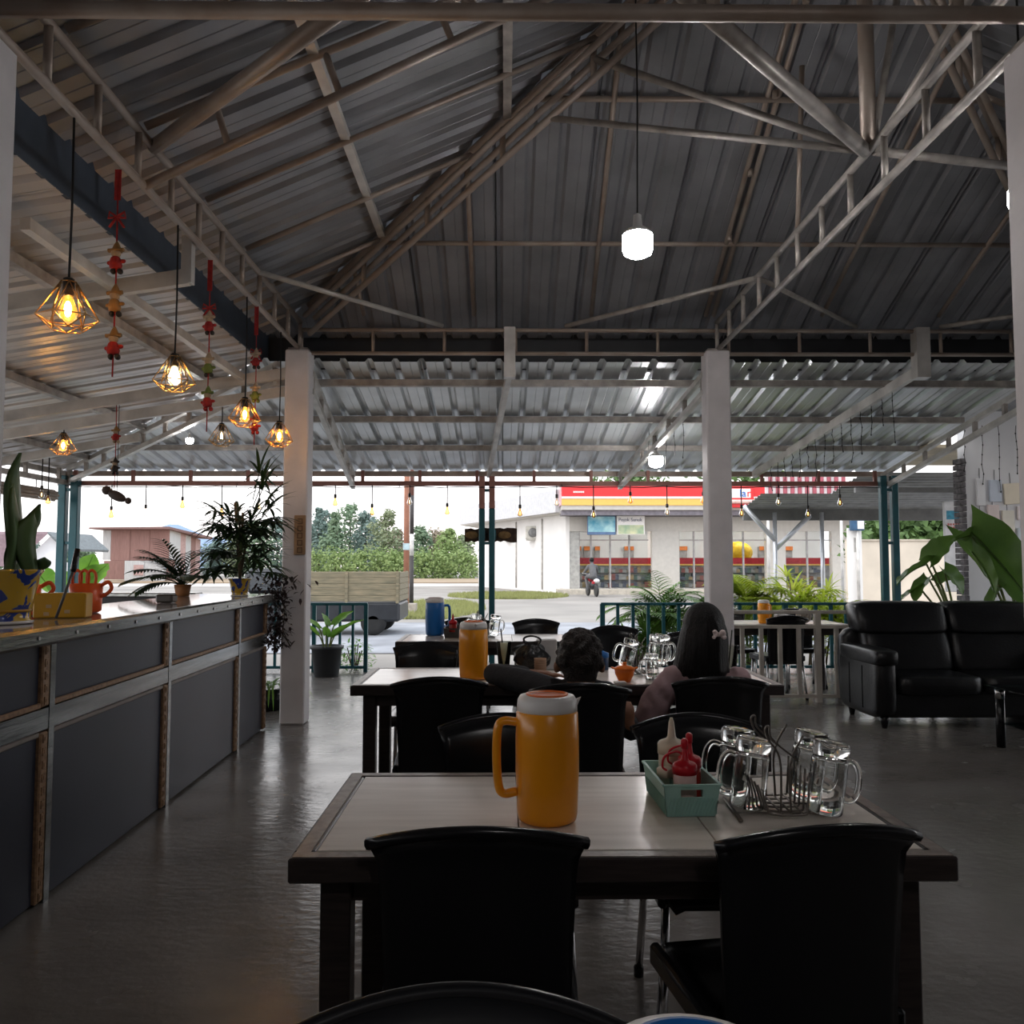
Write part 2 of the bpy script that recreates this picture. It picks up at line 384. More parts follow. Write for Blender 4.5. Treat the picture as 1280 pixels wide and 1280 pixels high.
# hip trusses
def hip(A, B, label, drop=.24):
    A, B = Vector(A), Vector(B); t = thing('hip_truss', label, 'truss', kind='structure'); d = (B - A).normalized(); s = d.cross(Vector((0, 0, 1))).normalized()
    for off, dz, r in ((0, -.055, .035), (.05, -.16, .022), (-.05, -.16, .022), (0, -drop - .07, .024)):
        q = MB(); o = s * off + Vector((0, 0, dz)); q.tube([A + o, B + o], r, 8); q.build('chord', M_rust, t)
    n = 6
    for i in range(1, n):
        p = A.lerp(B, i / n); q = MB(); q.tube([p + Vector((0, 0, -.06)), p + Vector((0, 0, -drop - .07))], .02, 8); q.build('strut', M_rust, t)
hip(on_hip(.03), on_hip(1), 'triple pipe hip truss climbing from the left far column to the roof peak')
hip((XR, YF, ZB), (XA, YA, ZA), 'triple pipe hip truss at the upper right corner')
# centre rafter truss on the far slope and single rafters / purlins
def rafter(p0, p1, label, m=M_rust, r=.019, name='rafter'): return pipe(p0, p1, label, r, m, name, 'rafter')
t = thing('rafter_truss', 'double pipe rafter climbing the far slope above the right far column', 'truss', kind='structure')
for off in (-.035, .035):
    q = MB(); q.tube([(1.84 + off, YF, ZB - .06), (1.76 + off, YA + .1, ZA - .06)], .02, 8); q.build('chord', M_rust, t)
for i in range(6):
    f = (i + .5) / 6; y = YF - RUN * f; q = MB(); q.tube([(1.79, y, zroof(1.7, y) - .05), (1.79, y, zroof(1.7, y) - .1)], .02, 6); q.build('clip', M_rust, t)
for i, (x0, x1, lab) in enumerate(((-1.25, -1.25, 'shortest'), (-.27, -.27, 'second'), (.78, .72, 'third'), (2.85, 2.85, 'fourth'), (3.9, 3.9, 'fifth'))):
    run = min(x1 - XL, XR - x1, RUN)
    rafter((x0, YF, ZB - .06), (x1, YF - run + .05, ZB + S * run - .08), 'thin pipe rafter on the far roof slope, %s from the left' % (lab if i else 'first and shortest'))
for i, run in enumerate((.78, 1.98)):
    q = MB(); q.tube([(XL + run + .03, YF - run, ZB + S * run - .05), (XR - run - .03, YF - run, ZB + S * run - .05)], .02, 8)
    tag(q.build('purlin', M_rust), '%s horizontal purlin pipe on the far roof slope' % ('lower', 'upper')[i], 'purlin', kind='structure')
for i, x in enumerate((-.97, 0.02, 1.0)):
    run = x - XL; q = MB(); q.beam((x, YB, ZB + S * run - .045), (x, YF - run - .02, ZB + S * run - .045), .055, .045)
    tag(q.build('purlin', M_cchan if i == 0 else M_steel), '%s purlin bar running along the left roof slope' % ('pale flat lowest', 'middle', 'topmost')[i], 'purlin', kind='structure')
for i, y in enumerate((1.6, 2.55, 3.4, 5.05, 5.85, 6.6)):
    run = min(RUN, YF - y)
    rafter((XL, y, ZB - .07), (XL + run, y, ZB + S * run - .07), 'thin pipe rafter climbing the left roof slope, %s from the camera' % ORD[i])
for i, y in enumerate((4.3, 5.4, 6.4)):
    run = min(RUN, YF - y)
    rafter((XR, y, ZB - .07), (XR - run, y, ZB + S * run - .07), 'thin pipe rafter on the right roof slope, %s from the camera' % ORD[i])
t = thing('rafter_truss', 'pipe rafter truss with short struts climbing the left slope past the thick brace', 'truss', kind='structure')
q = MB(); q.tube([(XL, 4.18, ZC), (XL + 2.2, 4.18, ZC + 1.08)], .023, 10); q.build('lower_chord', M_rust, t)
q = MB(); q.tube([(XL, 4.18, ZB - .07), (XL + RUN - .3, 4.18, ZB + S * (RUN - .3) - .07)], .021, 10); q.build('upper_chord', M_rust, t)
for f in (.42, .98, 1.55):
    q = MB(); q.tube([(XL + f, 4.18, ZC + .49 * f), (XL + f - .08, 4.18, ZB + S * (f - .08) - .07)], .018, 8); q.build('strut', M_rust, t)
# porch rafters (ladder type and channels)
def sl_ladder(p0, p1, label, dz=.16, step=.55, w=.05, m=M_cchan):
    p0, p1 = Vector(p0), Vector(p1); t = thing('porch_rafter', label, 'rafter', kind='structure'); z = Vector((0, 0, dz)); L = (p1 - p0).length; n = max(2, round(L / step))
    for a, b, nm in ((p0, p1, 'lower_chord'), (p0 + z, p1 + z, 'upper_chord')):
        q = MB(); q.beam(a, b, w, w); q.build(nm, m, t)
    for i in range(n + 1):
        a = p0.lerp(p1, (i + .1) / (n + .2)); q = MB(); q.beam(a, a + z, w * .8, w * .8); q.build('strut', M_steel, t)
def zr(y): return zfront(y) - .12
sl_ladder((1.8, 7.5, zr(7.6) - .17), (1.5, 10.95, zr(10.95) - .15), 'ladder rafter sloping from the right far column to the porch eave')
sl_ladder((-1.72, 7.5, zr(7.6) - .17), (-1.95, 10.95, zr(10.95) - .15), 'ladder rafter sloping from the left far column to the porch eave')
sl_ladder((4.93, 5.5, zr(7.6) + .17), (4.93, 10.95, zr(10.95) - .15), 'ladder rafter along the right edge of the porch roof')
sl_ladder((-2.0, 7.45, 2.98), (-5.6, 10.9, 2.42), 'ladder hip rafter of the porch corner above the bar')
def chan(p0, p1, label, w=.05, h=.09):
    q = MB(); q.beam(p0, p1, w, h); return tag(q.build('porch_rafter', M_cchan), label, 'rafter', kind='structure')
chan((.05, 7.5, zr(7.6) + .02), (-.2, 10.95, zr(10.95) + .02), 'pale channel rafter between the far beam and the centre post pair')
q = MB(); q.box(.0, .1, 7.40, 7.50, zr(7.6) - .06, 3.47); tag(q.build('hanger_bracket', M_cchan), 'pale upright bracket on the far beam above the centre rafter', 'bracket', kind='structure')
chan((3.72, 7.5, zr(7.6) + .02), (3.25, 10.95, zr(10.95) + .02), 'pale channel rafter on the right part of the porch roof')
q = MB(); q.box(3.66, 3.78, 7.38, 7.5, zr(7.6) - .06, 3.47); tag(q.build('hanger_bracket', M_cchan), 'pale upright bracket on the far beam above the right rafter', 'bracket', kind='structure')
def zl(x): return zleft(x) - .12
chan((XL - .05, 4.93, zl(PXI) - .02), (PXO + .2, 4.93, zl(PXO)), 'pale channel rafter of the left porch nearest to the camera')
chan((XL - .05, 7.38, zl(PXI) - .03), (PXO + .2, 7.38, zl(PXO) - .02), 'upper pale channel rafter of the left porch beside the far column')
chan((XL - .05, 7.52, zl(PXI) - .16), (PXO + .2, 7.52, zl(PXO) - .14), 'lower pale channel rafter of the left porch beside the far column')
chan((-4.0, 9.3, zl(-4.0) - .02), (PXO + .2, 9.3, zl(PXO)), 'short pale channel rafter of the left porch near the corner posts')
q = MB(); q.box(XL - .085, XL - .025, 4.9, 4.96, zl(PXI) - .06, 3.3); tag(q.build('hanger_bracket', M_cchan), 'pale upright bracket on the left ladder beam', 'bracket', kind='structure')
chan((-2.3, 4.0, zl(-2.3) - .07), (-2.3, 7.4, zl(-2.3) - .07), 'pale diagonal looking channel below the left porch purlins', .05, .06)
# outer eave beams
def eave(p0, p1, label, m=M_teal2):
    p0, p1 = Vector(p0), Vector(p1); t = thing('eave_beam', label, 'beam', kind='structure')
    q = MB(); q.beam(p0, p1, .05, .06); q.build('lower_chord', m, t)
    L = (p1 - p0).length; n = round(L / .78)
    for i in range(n + 1):
        a = p0.lerp(p1, (i + .3) / (n + .6)); q = MB(); q.beam(a, a + Vector((0, 0, .17)), .04, .04); q.build('strut', m, t)
eave((PXO + .1, 10.95, 2.41), (PXR, 10.95, 2.41), 'red brown eave beam with short struts along the front porch')
eave((-5.6, YB, 2.41), (-5.6, 10.9, 2.41), 'grey eave beam along the left porch', M_steel)
# teal post pairs
def postpair(x, y, label, ax=0, w=.075, gap=.055, top=2.5, red=True):
    t = thing('post_pair', label, 'post', (x, y, 0), kind='structure')
    for s in (-1, 1):
        o = s * (w + gap) / 2; q = MB(); q.bbox(o - w / 2, o + w / 2, -w / 2, w / 2, 0, 2.08 if red else top, .008); q.build('post', M_teal, t)
        if red: q = MB(); q.bbox(o - w / 2, o + w / 2, -w / 2, w / 2, 2.08, top, .008); q.build('post_top', M_teal2, t)
    for z in (.62, 1.62, 2.3):
        q = MB(); q.box(-gap / 2, gap / 2, -.03, .03, z, z + .035); q.build('spacer', M_teal, t)
    q = MB(); q.box(-.14, .14, -.07, .07, 0, .012); q.build('base_plate', M_teal, t)
postpair(-.22, 10.9, 'teal and red twin post in the middle of the porch front')
postpair(-5.55, 10.85, 'teal twin post at the left porch corner behind the orange baskets', red=False, w=.10)
postpair(4.93, 10.8, 'teal twin post right of the yellow green palms', red=False, w=.085, gap=.06)
# ---- walls
def walls():
    m = mat('grey_white_wall', (.78, .78, .80), .7, var=.04, scale=2)
    t = thing('wall_right', 'pale grey wall with pinned papers behind the leafy plants', 'wall', kind='structure')
    b = MB(); b.box(5.27, 7.6, 9.6, 9.75, 0, 3.12); b.build('panel', m, t)
    b = MB(); mb = mat('dark_brick', (.16, .15, .16), .8, var=.3, scale=20)
    rng = random.Random(4)
    for i in range(38): 
        z = i * .068; b.box(5.215, 5.268, 9.58 + rng.uniform(0, .012), 9.76, z, z + .058)
    b.build('brick_edge', mb, t)['kind'] = 'stuff'
    b = MB(); b.box(5.0, 7.7, 9.9, 11.7, 2.74, 2.78)
    tag(b.build('ceiling_lean_to', mat('cream_board', (.5, .42, .3), .7)), 'cream lean-to ceiling behind the pale grey wall', 'roof', kind='structure')
    b = MB(); b.box(7.5, 7.65, YB, 6.0, 0, 3.12)  # added out of view to block side light, open farther back
    tag(b.build('light_blocker_right', m), 'pale unseen side wall added at the far right to block side light', 'wall', kind='structure')
    for yy in (9.3,):
        b = MB(); b.bbox(7.4, 7.6, yy - .1, yy + .1, 0, 3.12, .01); tag(b.build('column', M_white), 'white column of the right side wing outside the picture, at %.0f metres' % yy, 'column', kind='structure')
    b = MB(); b.box(-6.0, 7.65, YB - .15, YB, 0, 5.4)  # dark unseen wall added to keep sky light out behind the camera
    tag(b.build('sky_blocker_back', mat('back_blocker_dark', (.22, .20, .19), .8, var=.06)), 'plain unseen wall added behind the camera to block the sky', 'wall', kind='structure')
    b = MB(); b.box(PXR + .0, 7.7, YB, 10.0, 3.12, 3.16)
    tag(b.build('ceiling_side', M_roof), 'flat metal roof over the right side wing', 'roof', kind='structure')
walls()
# ================================================================ FURNITURE
# ---- bar counter
def counter():
    inox = mat('brushed_stainless', (.25, .26, .255), .2, 1, var=.18, scale=2, stretch=(6, 1, 12), bump=.06, bscale=6)
    topm = mat('polished_stone_top', (.30, .28, .28), .07, var=.1, scale=3, spec=.9)
    panel = mat('slate_blue_panel', (.020, .024, .040), .36, var=.08, scale=2, spec=.3)
    trimm = mat('carved_wood_trim', (.33, .20, .11), .5, col2=(.16, .09, .05), scale=60)
    body = mat('counter_body', (.04, .04, .045), .5)
    t = thing('bar_counter', 'long bar counter with slate panels, stainless rails and carved wood trims', 'counter', (-1.8125, 1.5, 0), R(1.8))
    Y0, Y1 = -1.2, 5.65
    b = MB(); b.box(-.55, -.03, Y0, Y1, 0.0, 1.05); b.build('body', body, t)
    b = MB(); b.bbox(-.62, .07, Y0, Y1 + .12, 1.085, 1.118, .008); b.build('top', topm, t)
    b = MB(); b.bbox(.045, .085, Y0, Y1 + .14, 1.05, 1.122, .012); b.build('nosing', inox, t)
    for k in range(22):
        y = Y0 + .2 + k * .31; b = MB(); b.tube([(.085, y, 1.085), (.09, y, 1.085)], .008, 8); b.build('screw', M_chrome, t)
    b = MB(); b.box(-.03, .012, Y0, Y1, .70, .785); b.build('middle_rail', inox, t)
    seams = [-.7, .65, 2.05, 3.4, 4.83, 5.65]
    for k, s in enumerate(seams):
        if k < 5:
            b = MB(); b.box(-.03, .014, s - .012, s + .03, 0, 1.05); b.build('upright', inox, t)
        e = s - .012 if k < 5 else s
        for z0, z1 in ((.012, .69), (.79, 1.045)):
            b = MB(); b.bbox(-.03, .012, e - .06, e, z0, z1, .006)
            n = int((z1 - z0) / .05)
            for i in range(n):
                z = z0 + (i + .5) * (z1 - z0) / n; b.box(.012, .016, e - .044, e - .016, z - .016, z + .016); b.box(.016, .018, e - .036, e - .024, z - .008, z + .008)
            b.build('carved_trim', trimm, t)
        if k < 5:
            n0, n1 = s + .03, seams[k + 1] - .072
            b = MB(); b.bbox(-.03, -.004, n0, n1, .012, .695, .004); b.build('lower_panel', panel, t)
            b = MB(); b.bbox(-.03, -.004, n0, n1, .79, 1.05, .004); b.build('upper_panel', panel, t)
            b = MB(); b.bbox(-.004, .010, n0, n1, .787, .81, .004); b.build('rail_trim', trimm, t)
            b = MB(); b.bbox(-.004, .006, n0, n1, .672, .695, .004); b.bbox(-.004, .006, n0, n0 + .022, .012, .672, .004); b.build('panel_molding', mat('grey_molding', (.20, .17, .15), .45), t)
    # low ledge behind
    l = thing('ledge', 'low dark ledge with pale top edge behind the bar counter', 'ledge', (-4.2, 7.3, 0))
    b = MB(); b.box(-1.3, 1.55, 0, .12, 0, 1.09); b.build('body', body, l)
    b = MB(); b.bbox(-1.32, 1.57, -.02, .16, 1.09, 1.125, .006); b.build('top', inox, l)
counter()
# ---- tables
M_tile = mat('pale_wood_plank_tile', (.80, .73, .65), .2, col2=(.64, .57, .50), scale=2.2, stretch=(1, 9, 1), spec=.6)
M_edge = mat('worn_edge_strip', (.30, .25, .21), .35, col2=(.12, .09, .08), scale=30)
def table(x0, x1, y0, y1, label, h=.75, planks=3):
    w, d = x1 - x0, y1 - y0
    t = thing('dining_table', label, 'table', ((x0 + x1) / 2, (y0 + y1) / 2, 0), group='restaurant tables')
    a, c = w / 2, d / 2
    b = MB()
    for u in ((-a, a, -c, -c + .05), (-a, a, c - .05, c), (-a, -a + .05, -c + .05, c - .05), (a - .05, a, -c + .05, c - .05)): b.bbox(u[0], u[1], u[2], u[3], h - .052, h, .004)
    b.build('top_frame', M_darkwood, t)
    for u in ((-a + .008, a - .008, -c + .008, -c + .04), (-a + .008, a - .008, c - .04, c - .008), (-a + .008, -a + .04, -c + .04, c - .04), (a - .04, a - .008, -c + .04, c - .04)):
        b = MB(); b.box(u[0], u[1], u[2], u[3], h, h + .0015); b.build('edge_strip', M_edge, t)
    n = planks; pw = (w - .1) / n
    for i in range(n):
        x = -a + .05 + i * pw
        b = MB(); b.bbox(x + .0012, x + pw - .0012, -c + .052, c - .052, h - .03, h + .001, .0015); b.build('tile', M_tile, t)
    b = MB(); b.box(-a + .05, a - .05, -c + .05, c - .05, h - .04, h - .03); b.build('underlay', M_darkwood, t)
    for sx in (-1, 1):
        for sy in (-1, 1):
            b = MB(); b.bbox(sx * (a - .09) - .033, sx * (a - .09) + .033, sy * (c - .09) - .033, sy * (c - .09) + .033, 0, h - .052, .004); b.build('leg', M_darkwood, t)
    for sy in (-1, 1):
        b = MB(); b.box(-a + .12, a - .12, sy * (c - .09) - .012, sy * (c - .09) + .012, h - .115, h - .052); b.build('apron', M_darkwood, t)
    return t
T1 = (-.455, .965, 1.83, 2.57); T2 = (-.785, 1.44, 4.38, 5.13); T3 = (-.87, .56, 6.83, 7.55); T4 = (2.1, 3.55, 8.72, 9.4); T0 = (-.6, .83, .12, .82)
table(*T1, 'nearest dining table in view with the big orange jug and mug rack')
table(*T2, 'long dining table where the two people sit', planks=4)
table(*T3, 'farthest dining table with the tall blue jug')
table(*T4, 'dining table behind the cream railing')
table(*T0, 'table at the camera, below the picture edge, carrying the blue jug')
# ---- chairs
def make_chair():
    t = thing('dining_chair', 'x', 'chair', group='black plastic chairs')
    def surf(y_off):
        pass
    nu, nv = 17, 12; F_, B_ = [], []
    for j in range(nv):
        v = j / (nv - 1)
        for i in range(nu):
            u = -1 + 2 * i / (nu - 1); au = abs(u)
            ztop = .850 - .038 * u * u
            z = .36 + (ztop - .36) * v
            hw = .184 + .020 * v + (.017 * max(0, (v - .84) / .16) ** 2)
            x = u * hw
            y = -.05 * v ** 1.4 + .05 * (u * u) * (.4 + .6 * v) - .012
            if v > .9: y -= .018 * ((v - .9) / .1) ** 2
            F_.append(Vector((x, y, z))); B_.append(Vector((x, y - .016, z)))
    fs = []; N_ = nu * nv
    for j in range(nv - 1):
        for i in range(nu - 1):
            a = j * nu + i; fs.append((a, a + 1, a + nu + 1, a + nu)); fs.append((N_ + a, N_ + a + nu, N_ + a + nu + 1, N_ + a + 1))
    for i in range(nu - 1):
        fs.append((i, N_ + i, N_ + i + 1, i + 1)); a = (nv - 1) * nu + i; fs.append((a, a + 1, N_ + a + 1, N_ + a))
    for j in range(nv - 1):
        a = j * nu; fs.append((a, a + nu, N_ + a + nu, N_ + a)); a = j * nu + nu - 1; fs.append((a, N_ + a, N_ + a + nu, a + nu))
    b = MB(); b.add(F_ + B_, fs, True)
    # rolled top rim
    rim = []
    for i in range(nu):
        p = F_[(nv - 1) * nu + i]; rim.append(p + Vector((0, -.010, -.004)))
    b.tube(rim, .0125, 8); b.build('backrest', M_black, t)
    # seat
    b = MB(); n, m_ = 14, 10; T, Bo = [], []
    for j in range(m_):
        v = j / (m_ - 1)
        for i in range(n):
            u = -1 + 2 * i / (n - 1); hw = .205 + .012 * math.sin(v * math.pi)
            if v > .8: hw -= .03 * ((v - .8) / .2) ** 2
            y = .0 + .43 * v; z = .445 - .014 * (1 - u * u) * math.sin(min(1, v * 1.15) * math.pi) - (.03 * ((v - .85) / .15) ** 2 if v > .85 else 0) - (.012 if abs(u) > .95 else 0)
            T.append((u * hw, y, z)); Bo.append((u * hw * .97, y, z - .022))
    fs = []; N_ = n * m_
    for j in range(m_ - 1):
        for i in range(n - 1):
            a = j * n + i; fs.append((a, a + 1, a + n + 1, a + n)); fs.append((N_ + a, N_ + a + n, N_ + a + n + 1, N_ + a + 1))
    for i in range(n - 1): fs.append((i, N_ + i, N_ + i + 1, i + 1)); a = (m_ - 1) * n + i; fs.append((a, a + 1, N_ + a + 1, N_ + a))
    for j in range(m_ - 1): a = j * n; fs.append((a, a + n, N_ + a + n, N_ + a)); a = j * n + n - 1; fs.append((a, N_ + a, N_ + a + n, a + n))
    b.add(T + Bo, fs, True)
    b.build('seat', M_black, t)
    for sx in (-1, 1):
        b = MB(); b.bbox(sx * .2 - .014, sx * .2 + .014, .0, .40, .385, .44, .008); b.build('seat_rail', M_black, t)
        for y0, y1 in ((.03, -.03), (.36, .40)):
            b = MB(); b.tube([(sx * .185, y0, .43), (sx * .205, y1, .015)], .0125, 10); l = b.build('leg', M_chrome, t)
            b = MB(); b.lathe([(.016, 0), (.017, .03), (.014, .035)], 10, (sx * .205, y1, 0)); b.build('foot_cap', M_black, l)
    return t
CH = make_chair(); CHN = [0]
def chair(x, y, deg, label):
    o = CH if CHN[0] == 0 else copy_tree(CH); CHN[0] += 1
    o.location = (x, y, 0); o.rotation_euler = (0, 0, R(deg)); rename_label(o, label); return o
chair(-.053, 1.785, 0, 'black chair with its back to the camera at the left front of the nearest table')
chair(.632, 1.79, 9, 'turned black chair, back to the camera, right front of the nearest table')
chair(.0, 2.88, 180, 'black chair behind the big orange jug, facing the camera across the nearest table')
chair(.655, 2.88, 180, 'black chair behind the green sauce basket, facing the camera across the nearest table')
chair(-.30, 4.0, 3, 'empty black chair left of the child at the long table')
chair(.335, 3.80, 0, 'black chair the child sits on')
chair(1.0, 4.0, 0, 'black chair the long haired person sits on')
chair(-.51, 5.60, 178, 'black chair on the far side of the long table left of the orange jug')
chair(.27, 5.62, 184, 'black chair on the far side of the long table behind the black plastic bag')
chair(.30, 7.95, 180, 'black chair beyond the farthest table near the porch front')
chair(.93, 7.1, 196, 'black chair standing alone left of the palms')
chair(1.45, 6.55, 150, 'black chair half hidden by the long haired head and glass mugs')
chair(-.05, .985, 180, 'closest black chair whose rounded top fills the bottom edge')
chair(2.55, 9.72, 182, 'black chair behind the cream railing on the left')
chair(3.35, 9.78, 178, 'black chair behind the cream railing close to the sofa')
chair(2.85, 8.62, 8, 'black chair pushed against the cream railing')
chair(-.35, 8.15, 180, 'black chair behind the blue jug')
# ---- sofa
def sofa():
    leather = mat('black_leather', (.009, .0095, .011), .33, var=.15, scale=12, spec=.5, bump=.12, bscale=60)
    t = thing('sofa', 'black leather two-seat sofa in front of the leafy plants', 'sofa', (3.08, 7.05, 0))
    W, D = 1.86, .86
    def cush(x0, x1, y0, y1, z0, z1, name, b_=.05, tilt=0, puff=.02, sub=None):
        n = 9; q = MB()
        def shape(u, v, w_):
            e = 4.5; 
            return u, v, w_
        # superellipsoid style cushion
        m_, k_ = 10, 20; c = Vector(((x0 + x1) / 2, (y0 + y1) / 2, (z0 + z1) / 2)); r = ((x1 - x0) / 2, (y1 - y0) / 2, (z1 - z0) / 2); ee = .32
        sg = lambda a, p: math.copysign(abs(a) ** p, a); vs = []
        for i in range(m_ + 1):
            ph = -math.pi / 2 + math.pi * i / m_
            for k in range(k_):
                th = 2 * math.pi * k / k_
                p = Vector((r[0] * sg(math.cos(ph), ee) * sg(math.cos(th), ee), r[1] * sg(math.cos(ph), ee) * sg(math.sin(th), ee), r[2] * sg(math.sin(ph), ee)))
                p.y += tilt * (p.z / max(r[2], .01)) ; vs.append(c + p)
        fs = [(i * k_ + k, i * k_ + (k + 1) % k_, (i + 1) * k_ + (k + 1) % k_, (i + 1) * k_ + k) for i in range(m_) for k in range(k_)]
        q.add(vs, fs, True); return q.build(name, leather, t)
    b = MB(); b.bbox(.1, W - .1, .06, D - .06, .09, .30, .02); b.build('base', leather, t)
    for i in (0, 1):
        x = .19 + i * .74; cush(x, x + .74, .0, .62, .27, .44, 'seat_cushion')
        cush(x - .04 * (1 - i), x + .74 + .04 * i, .52, .82, .40, .80, 'back_cushion', tilt=.06)
        cush(x - .10 * (1 - i) , x + .74 + .06 * i, .58, .88, .74, 1.03, 'headrest', tilt=.05)
    for s in (0, 1):
        x0 = 0 if s == 0 else W - .2
        cush(x0, x0 + .2, .02, D, .08, .60, 'armrest'); q = cush(x0 - .005, x0 + .21, -.01, D - .05, .52, .655, 'arm_pad')
        for i in range(2):
            b = MB(); b.box(-.004 if s == 0 else W - .002, .002 if s == 0 else W + .004, .29 + i * .27, .298 + i * .27, .14, .5); b.build('seam', leather, t)
        for y in (.1, D - .1):
            b = MB(); b.lathe([(.02, 0), (.032, .06), (.034, .1)], 12, (x0 + .1, y, 0)); b.build('foot', M_black, t)
    cush(.0, W, .72, .90, .10, .82, 'back_frame')
sofa()
def coffee_table():
    t = thing('coffee_table', 'glass coffee table with black and chrome legs in front of the sofa', 'table', (4.35, 6.15, 0))
    g = panemat('green_glass', (.55, .68, .68), .3)
    for z, w, d in ((.445, .70, .34), (.17, .60, .28)):
        b = MB(); b.bbox(-w, w, -d, d, z, z + .012, .004); b.build('glass_shelf', g, t)
    for sx in (-1, 1):
        for sy in (-1, 1):
            b = MB(); b.tube([(sx * .62, sy * .27, 0), (sx * .62, sy * .27, .36)], .033, 14); l = b.build('leg', M_black, t)
            b = MB(); b.tube([(sx * .62, sy * .27, .36), (sx * .62, sy * .27, .445)], .036, 14); b.build('chrome_collar', M_chrome, l)
coffee_table()
# ---- railings
def railing(x0, x1, y, label, m, h=.86, step=.155, r=.018, base=.06, extra=None, bw=None, names=('railing', 'railing')):
    t = thing('railing', label, names[1], (0, y, 0), kind='structure')
    for z in (base, h) + ((extra,) if extra else ()):
        b = MB(); b.bbox(x0, x1, -.02, .02, z - .018, z + .018, .004); b.build('rail', m, t)
    n = round((x1 - x0) / step)
    for i in range(n + 1):
        x = x0 + .02 + (x1 - x0 - .04) * i / n; e = i % 6 == 0 or i == n
        b = MB(); w = (bw or .011) * (1.5 if e else 1)
        b.box(x - w, x + w, -w, w, 0 if e else base, (extra or h) + .0 if e else h); b.build('post' if e else 'baluster', m, t)
    return t
railing(-5.4, -1.74, 10.9, 'teal railing behind the black plant pot, left of the entrance', M_teal, step=.17, bw=.016)
railing(1.24, 4.8, 10.9, 'teal railing in front of the palms, right of the entrance', M_teal, step=.2, bw=.02)
railing(1.98, 7.3, 8.5, 'cream railing between the right column and the sofa', mat('cream_paint', (.55, .51, .45), .45, var=.08), h=.745, extra=.89, step=.19, bw=.019)
# ---- wall papers
def papers():
    cols = [(.86, .86, .88), (.62, .68, .78), (.80, .72, .58), (.80, .80, .84), (.82, .70, .68), (.82, .78, .68), (.84, .76, .76), (.66, .72, .76)]
    names = ['tall white', 'pale blue', 'tilted cream', 'small white', 'tall pink', 'large cream', 'narrow rose', 'grey blue']
    box = [(1222, 1231, 598, 632, 0), (1238, 1252, 600, 627, 0), (1256, 1276, 604, 630, 4), (1219, 1234, 641, 664, 0), (1236, 1249, 631, 664, 0), (1254, 1268, 638, 666, 0), (1273, 1282, 633, 650, 0), (1273, 1284, 660, 678, 0)]
    for i, (a, b_, c, d, rot) in enumerate(box):
        p, q = PY(a, d, 9.57), PY(b_, c, 9.57); w, h = (q.x - p.x) / 2, (q.z - p.z) / 2
        t = thing('wall_plaque', '%s paper plaque on the pale grey wall' % names[i], 'plaque', ((p.x + q.x) / 2, 9.6, (p.z + q.z) / 2), group='papers on the wall'); t.rotation_euler = (0, R(-rot), 0)
        m = MB(); m.bbox(-w, w, -.03, -.002, -h, h, .003); m.build('board', mat('paper_%s' % names[i].replace(' ', '_'), cols[i], .6, var=.03), t)
        m = MB(); m.tube([(0, -.004, h - .01), (0, -.004, h + .12)], .0025, 5); m.build('string', M_cord, t)
papers()
# ================================================================ LAMPS AND HANGING THINGS
M_warm = mat('warm_bulb', (1, .6, .2), .3, emit=(1, .50, .10), es=9, var=0)
M_fil = mat('warm_core', (1, .7, .3), .3, emit=(1, .66, .24), es=110, var=0)
M_fil2 = mat('soft_core', (1, .8, .5), .3, emit=(1, .80, .50), es=24, var=0)
M_led = mat('white_led', (1, 1, 1), .3, emit=(1, .96, .95), es=56, var=0)
M_cage = mat('gold_wire', (.60, .38, .16), .35, .8, var=0)
def glowglass(name, tint, col, es):
    m = panemat(name, tint, .2); nt = m.node_tree; o = nt.nodes['Material Output'] if nt.nodes.get('Material Output') else [n for n in nt.nodes if n.type == 'OUTPUT_MATERIAL'][0]
    src = o.inputs[0].links[0].from_socket; ad = nt.nodes.new('ShaderNodeAddShader'); em = nt.nodes.new('ShaderNodeEmission'); em.inputs[0].default_value = (*col, 1); em.inputs[1].default_value = es
    nt.links.new(src, ad.inputs[0]); nt.links.new(em.outputs[0], ad.inputs[1]); nt.links.new(ad.outputs[0], o.inputs[0]); return m
M_amber = panemat('amber_glass', (1, .74, .42), .2)
M_lit = glowglass('lit_amber_glass', (.9, .6, .3), (1, .42, .05), .55)
M_lit2 = glowglass('lit_pale_glass', (.9, .85, .7), (1, .80, .50), 1.2)
M_clear = panemat('clear_bulb_glass', (1, .93, .82), .2)
M_sock = mat('bulb_socket', (.03, .028, .025), .4, var=0)
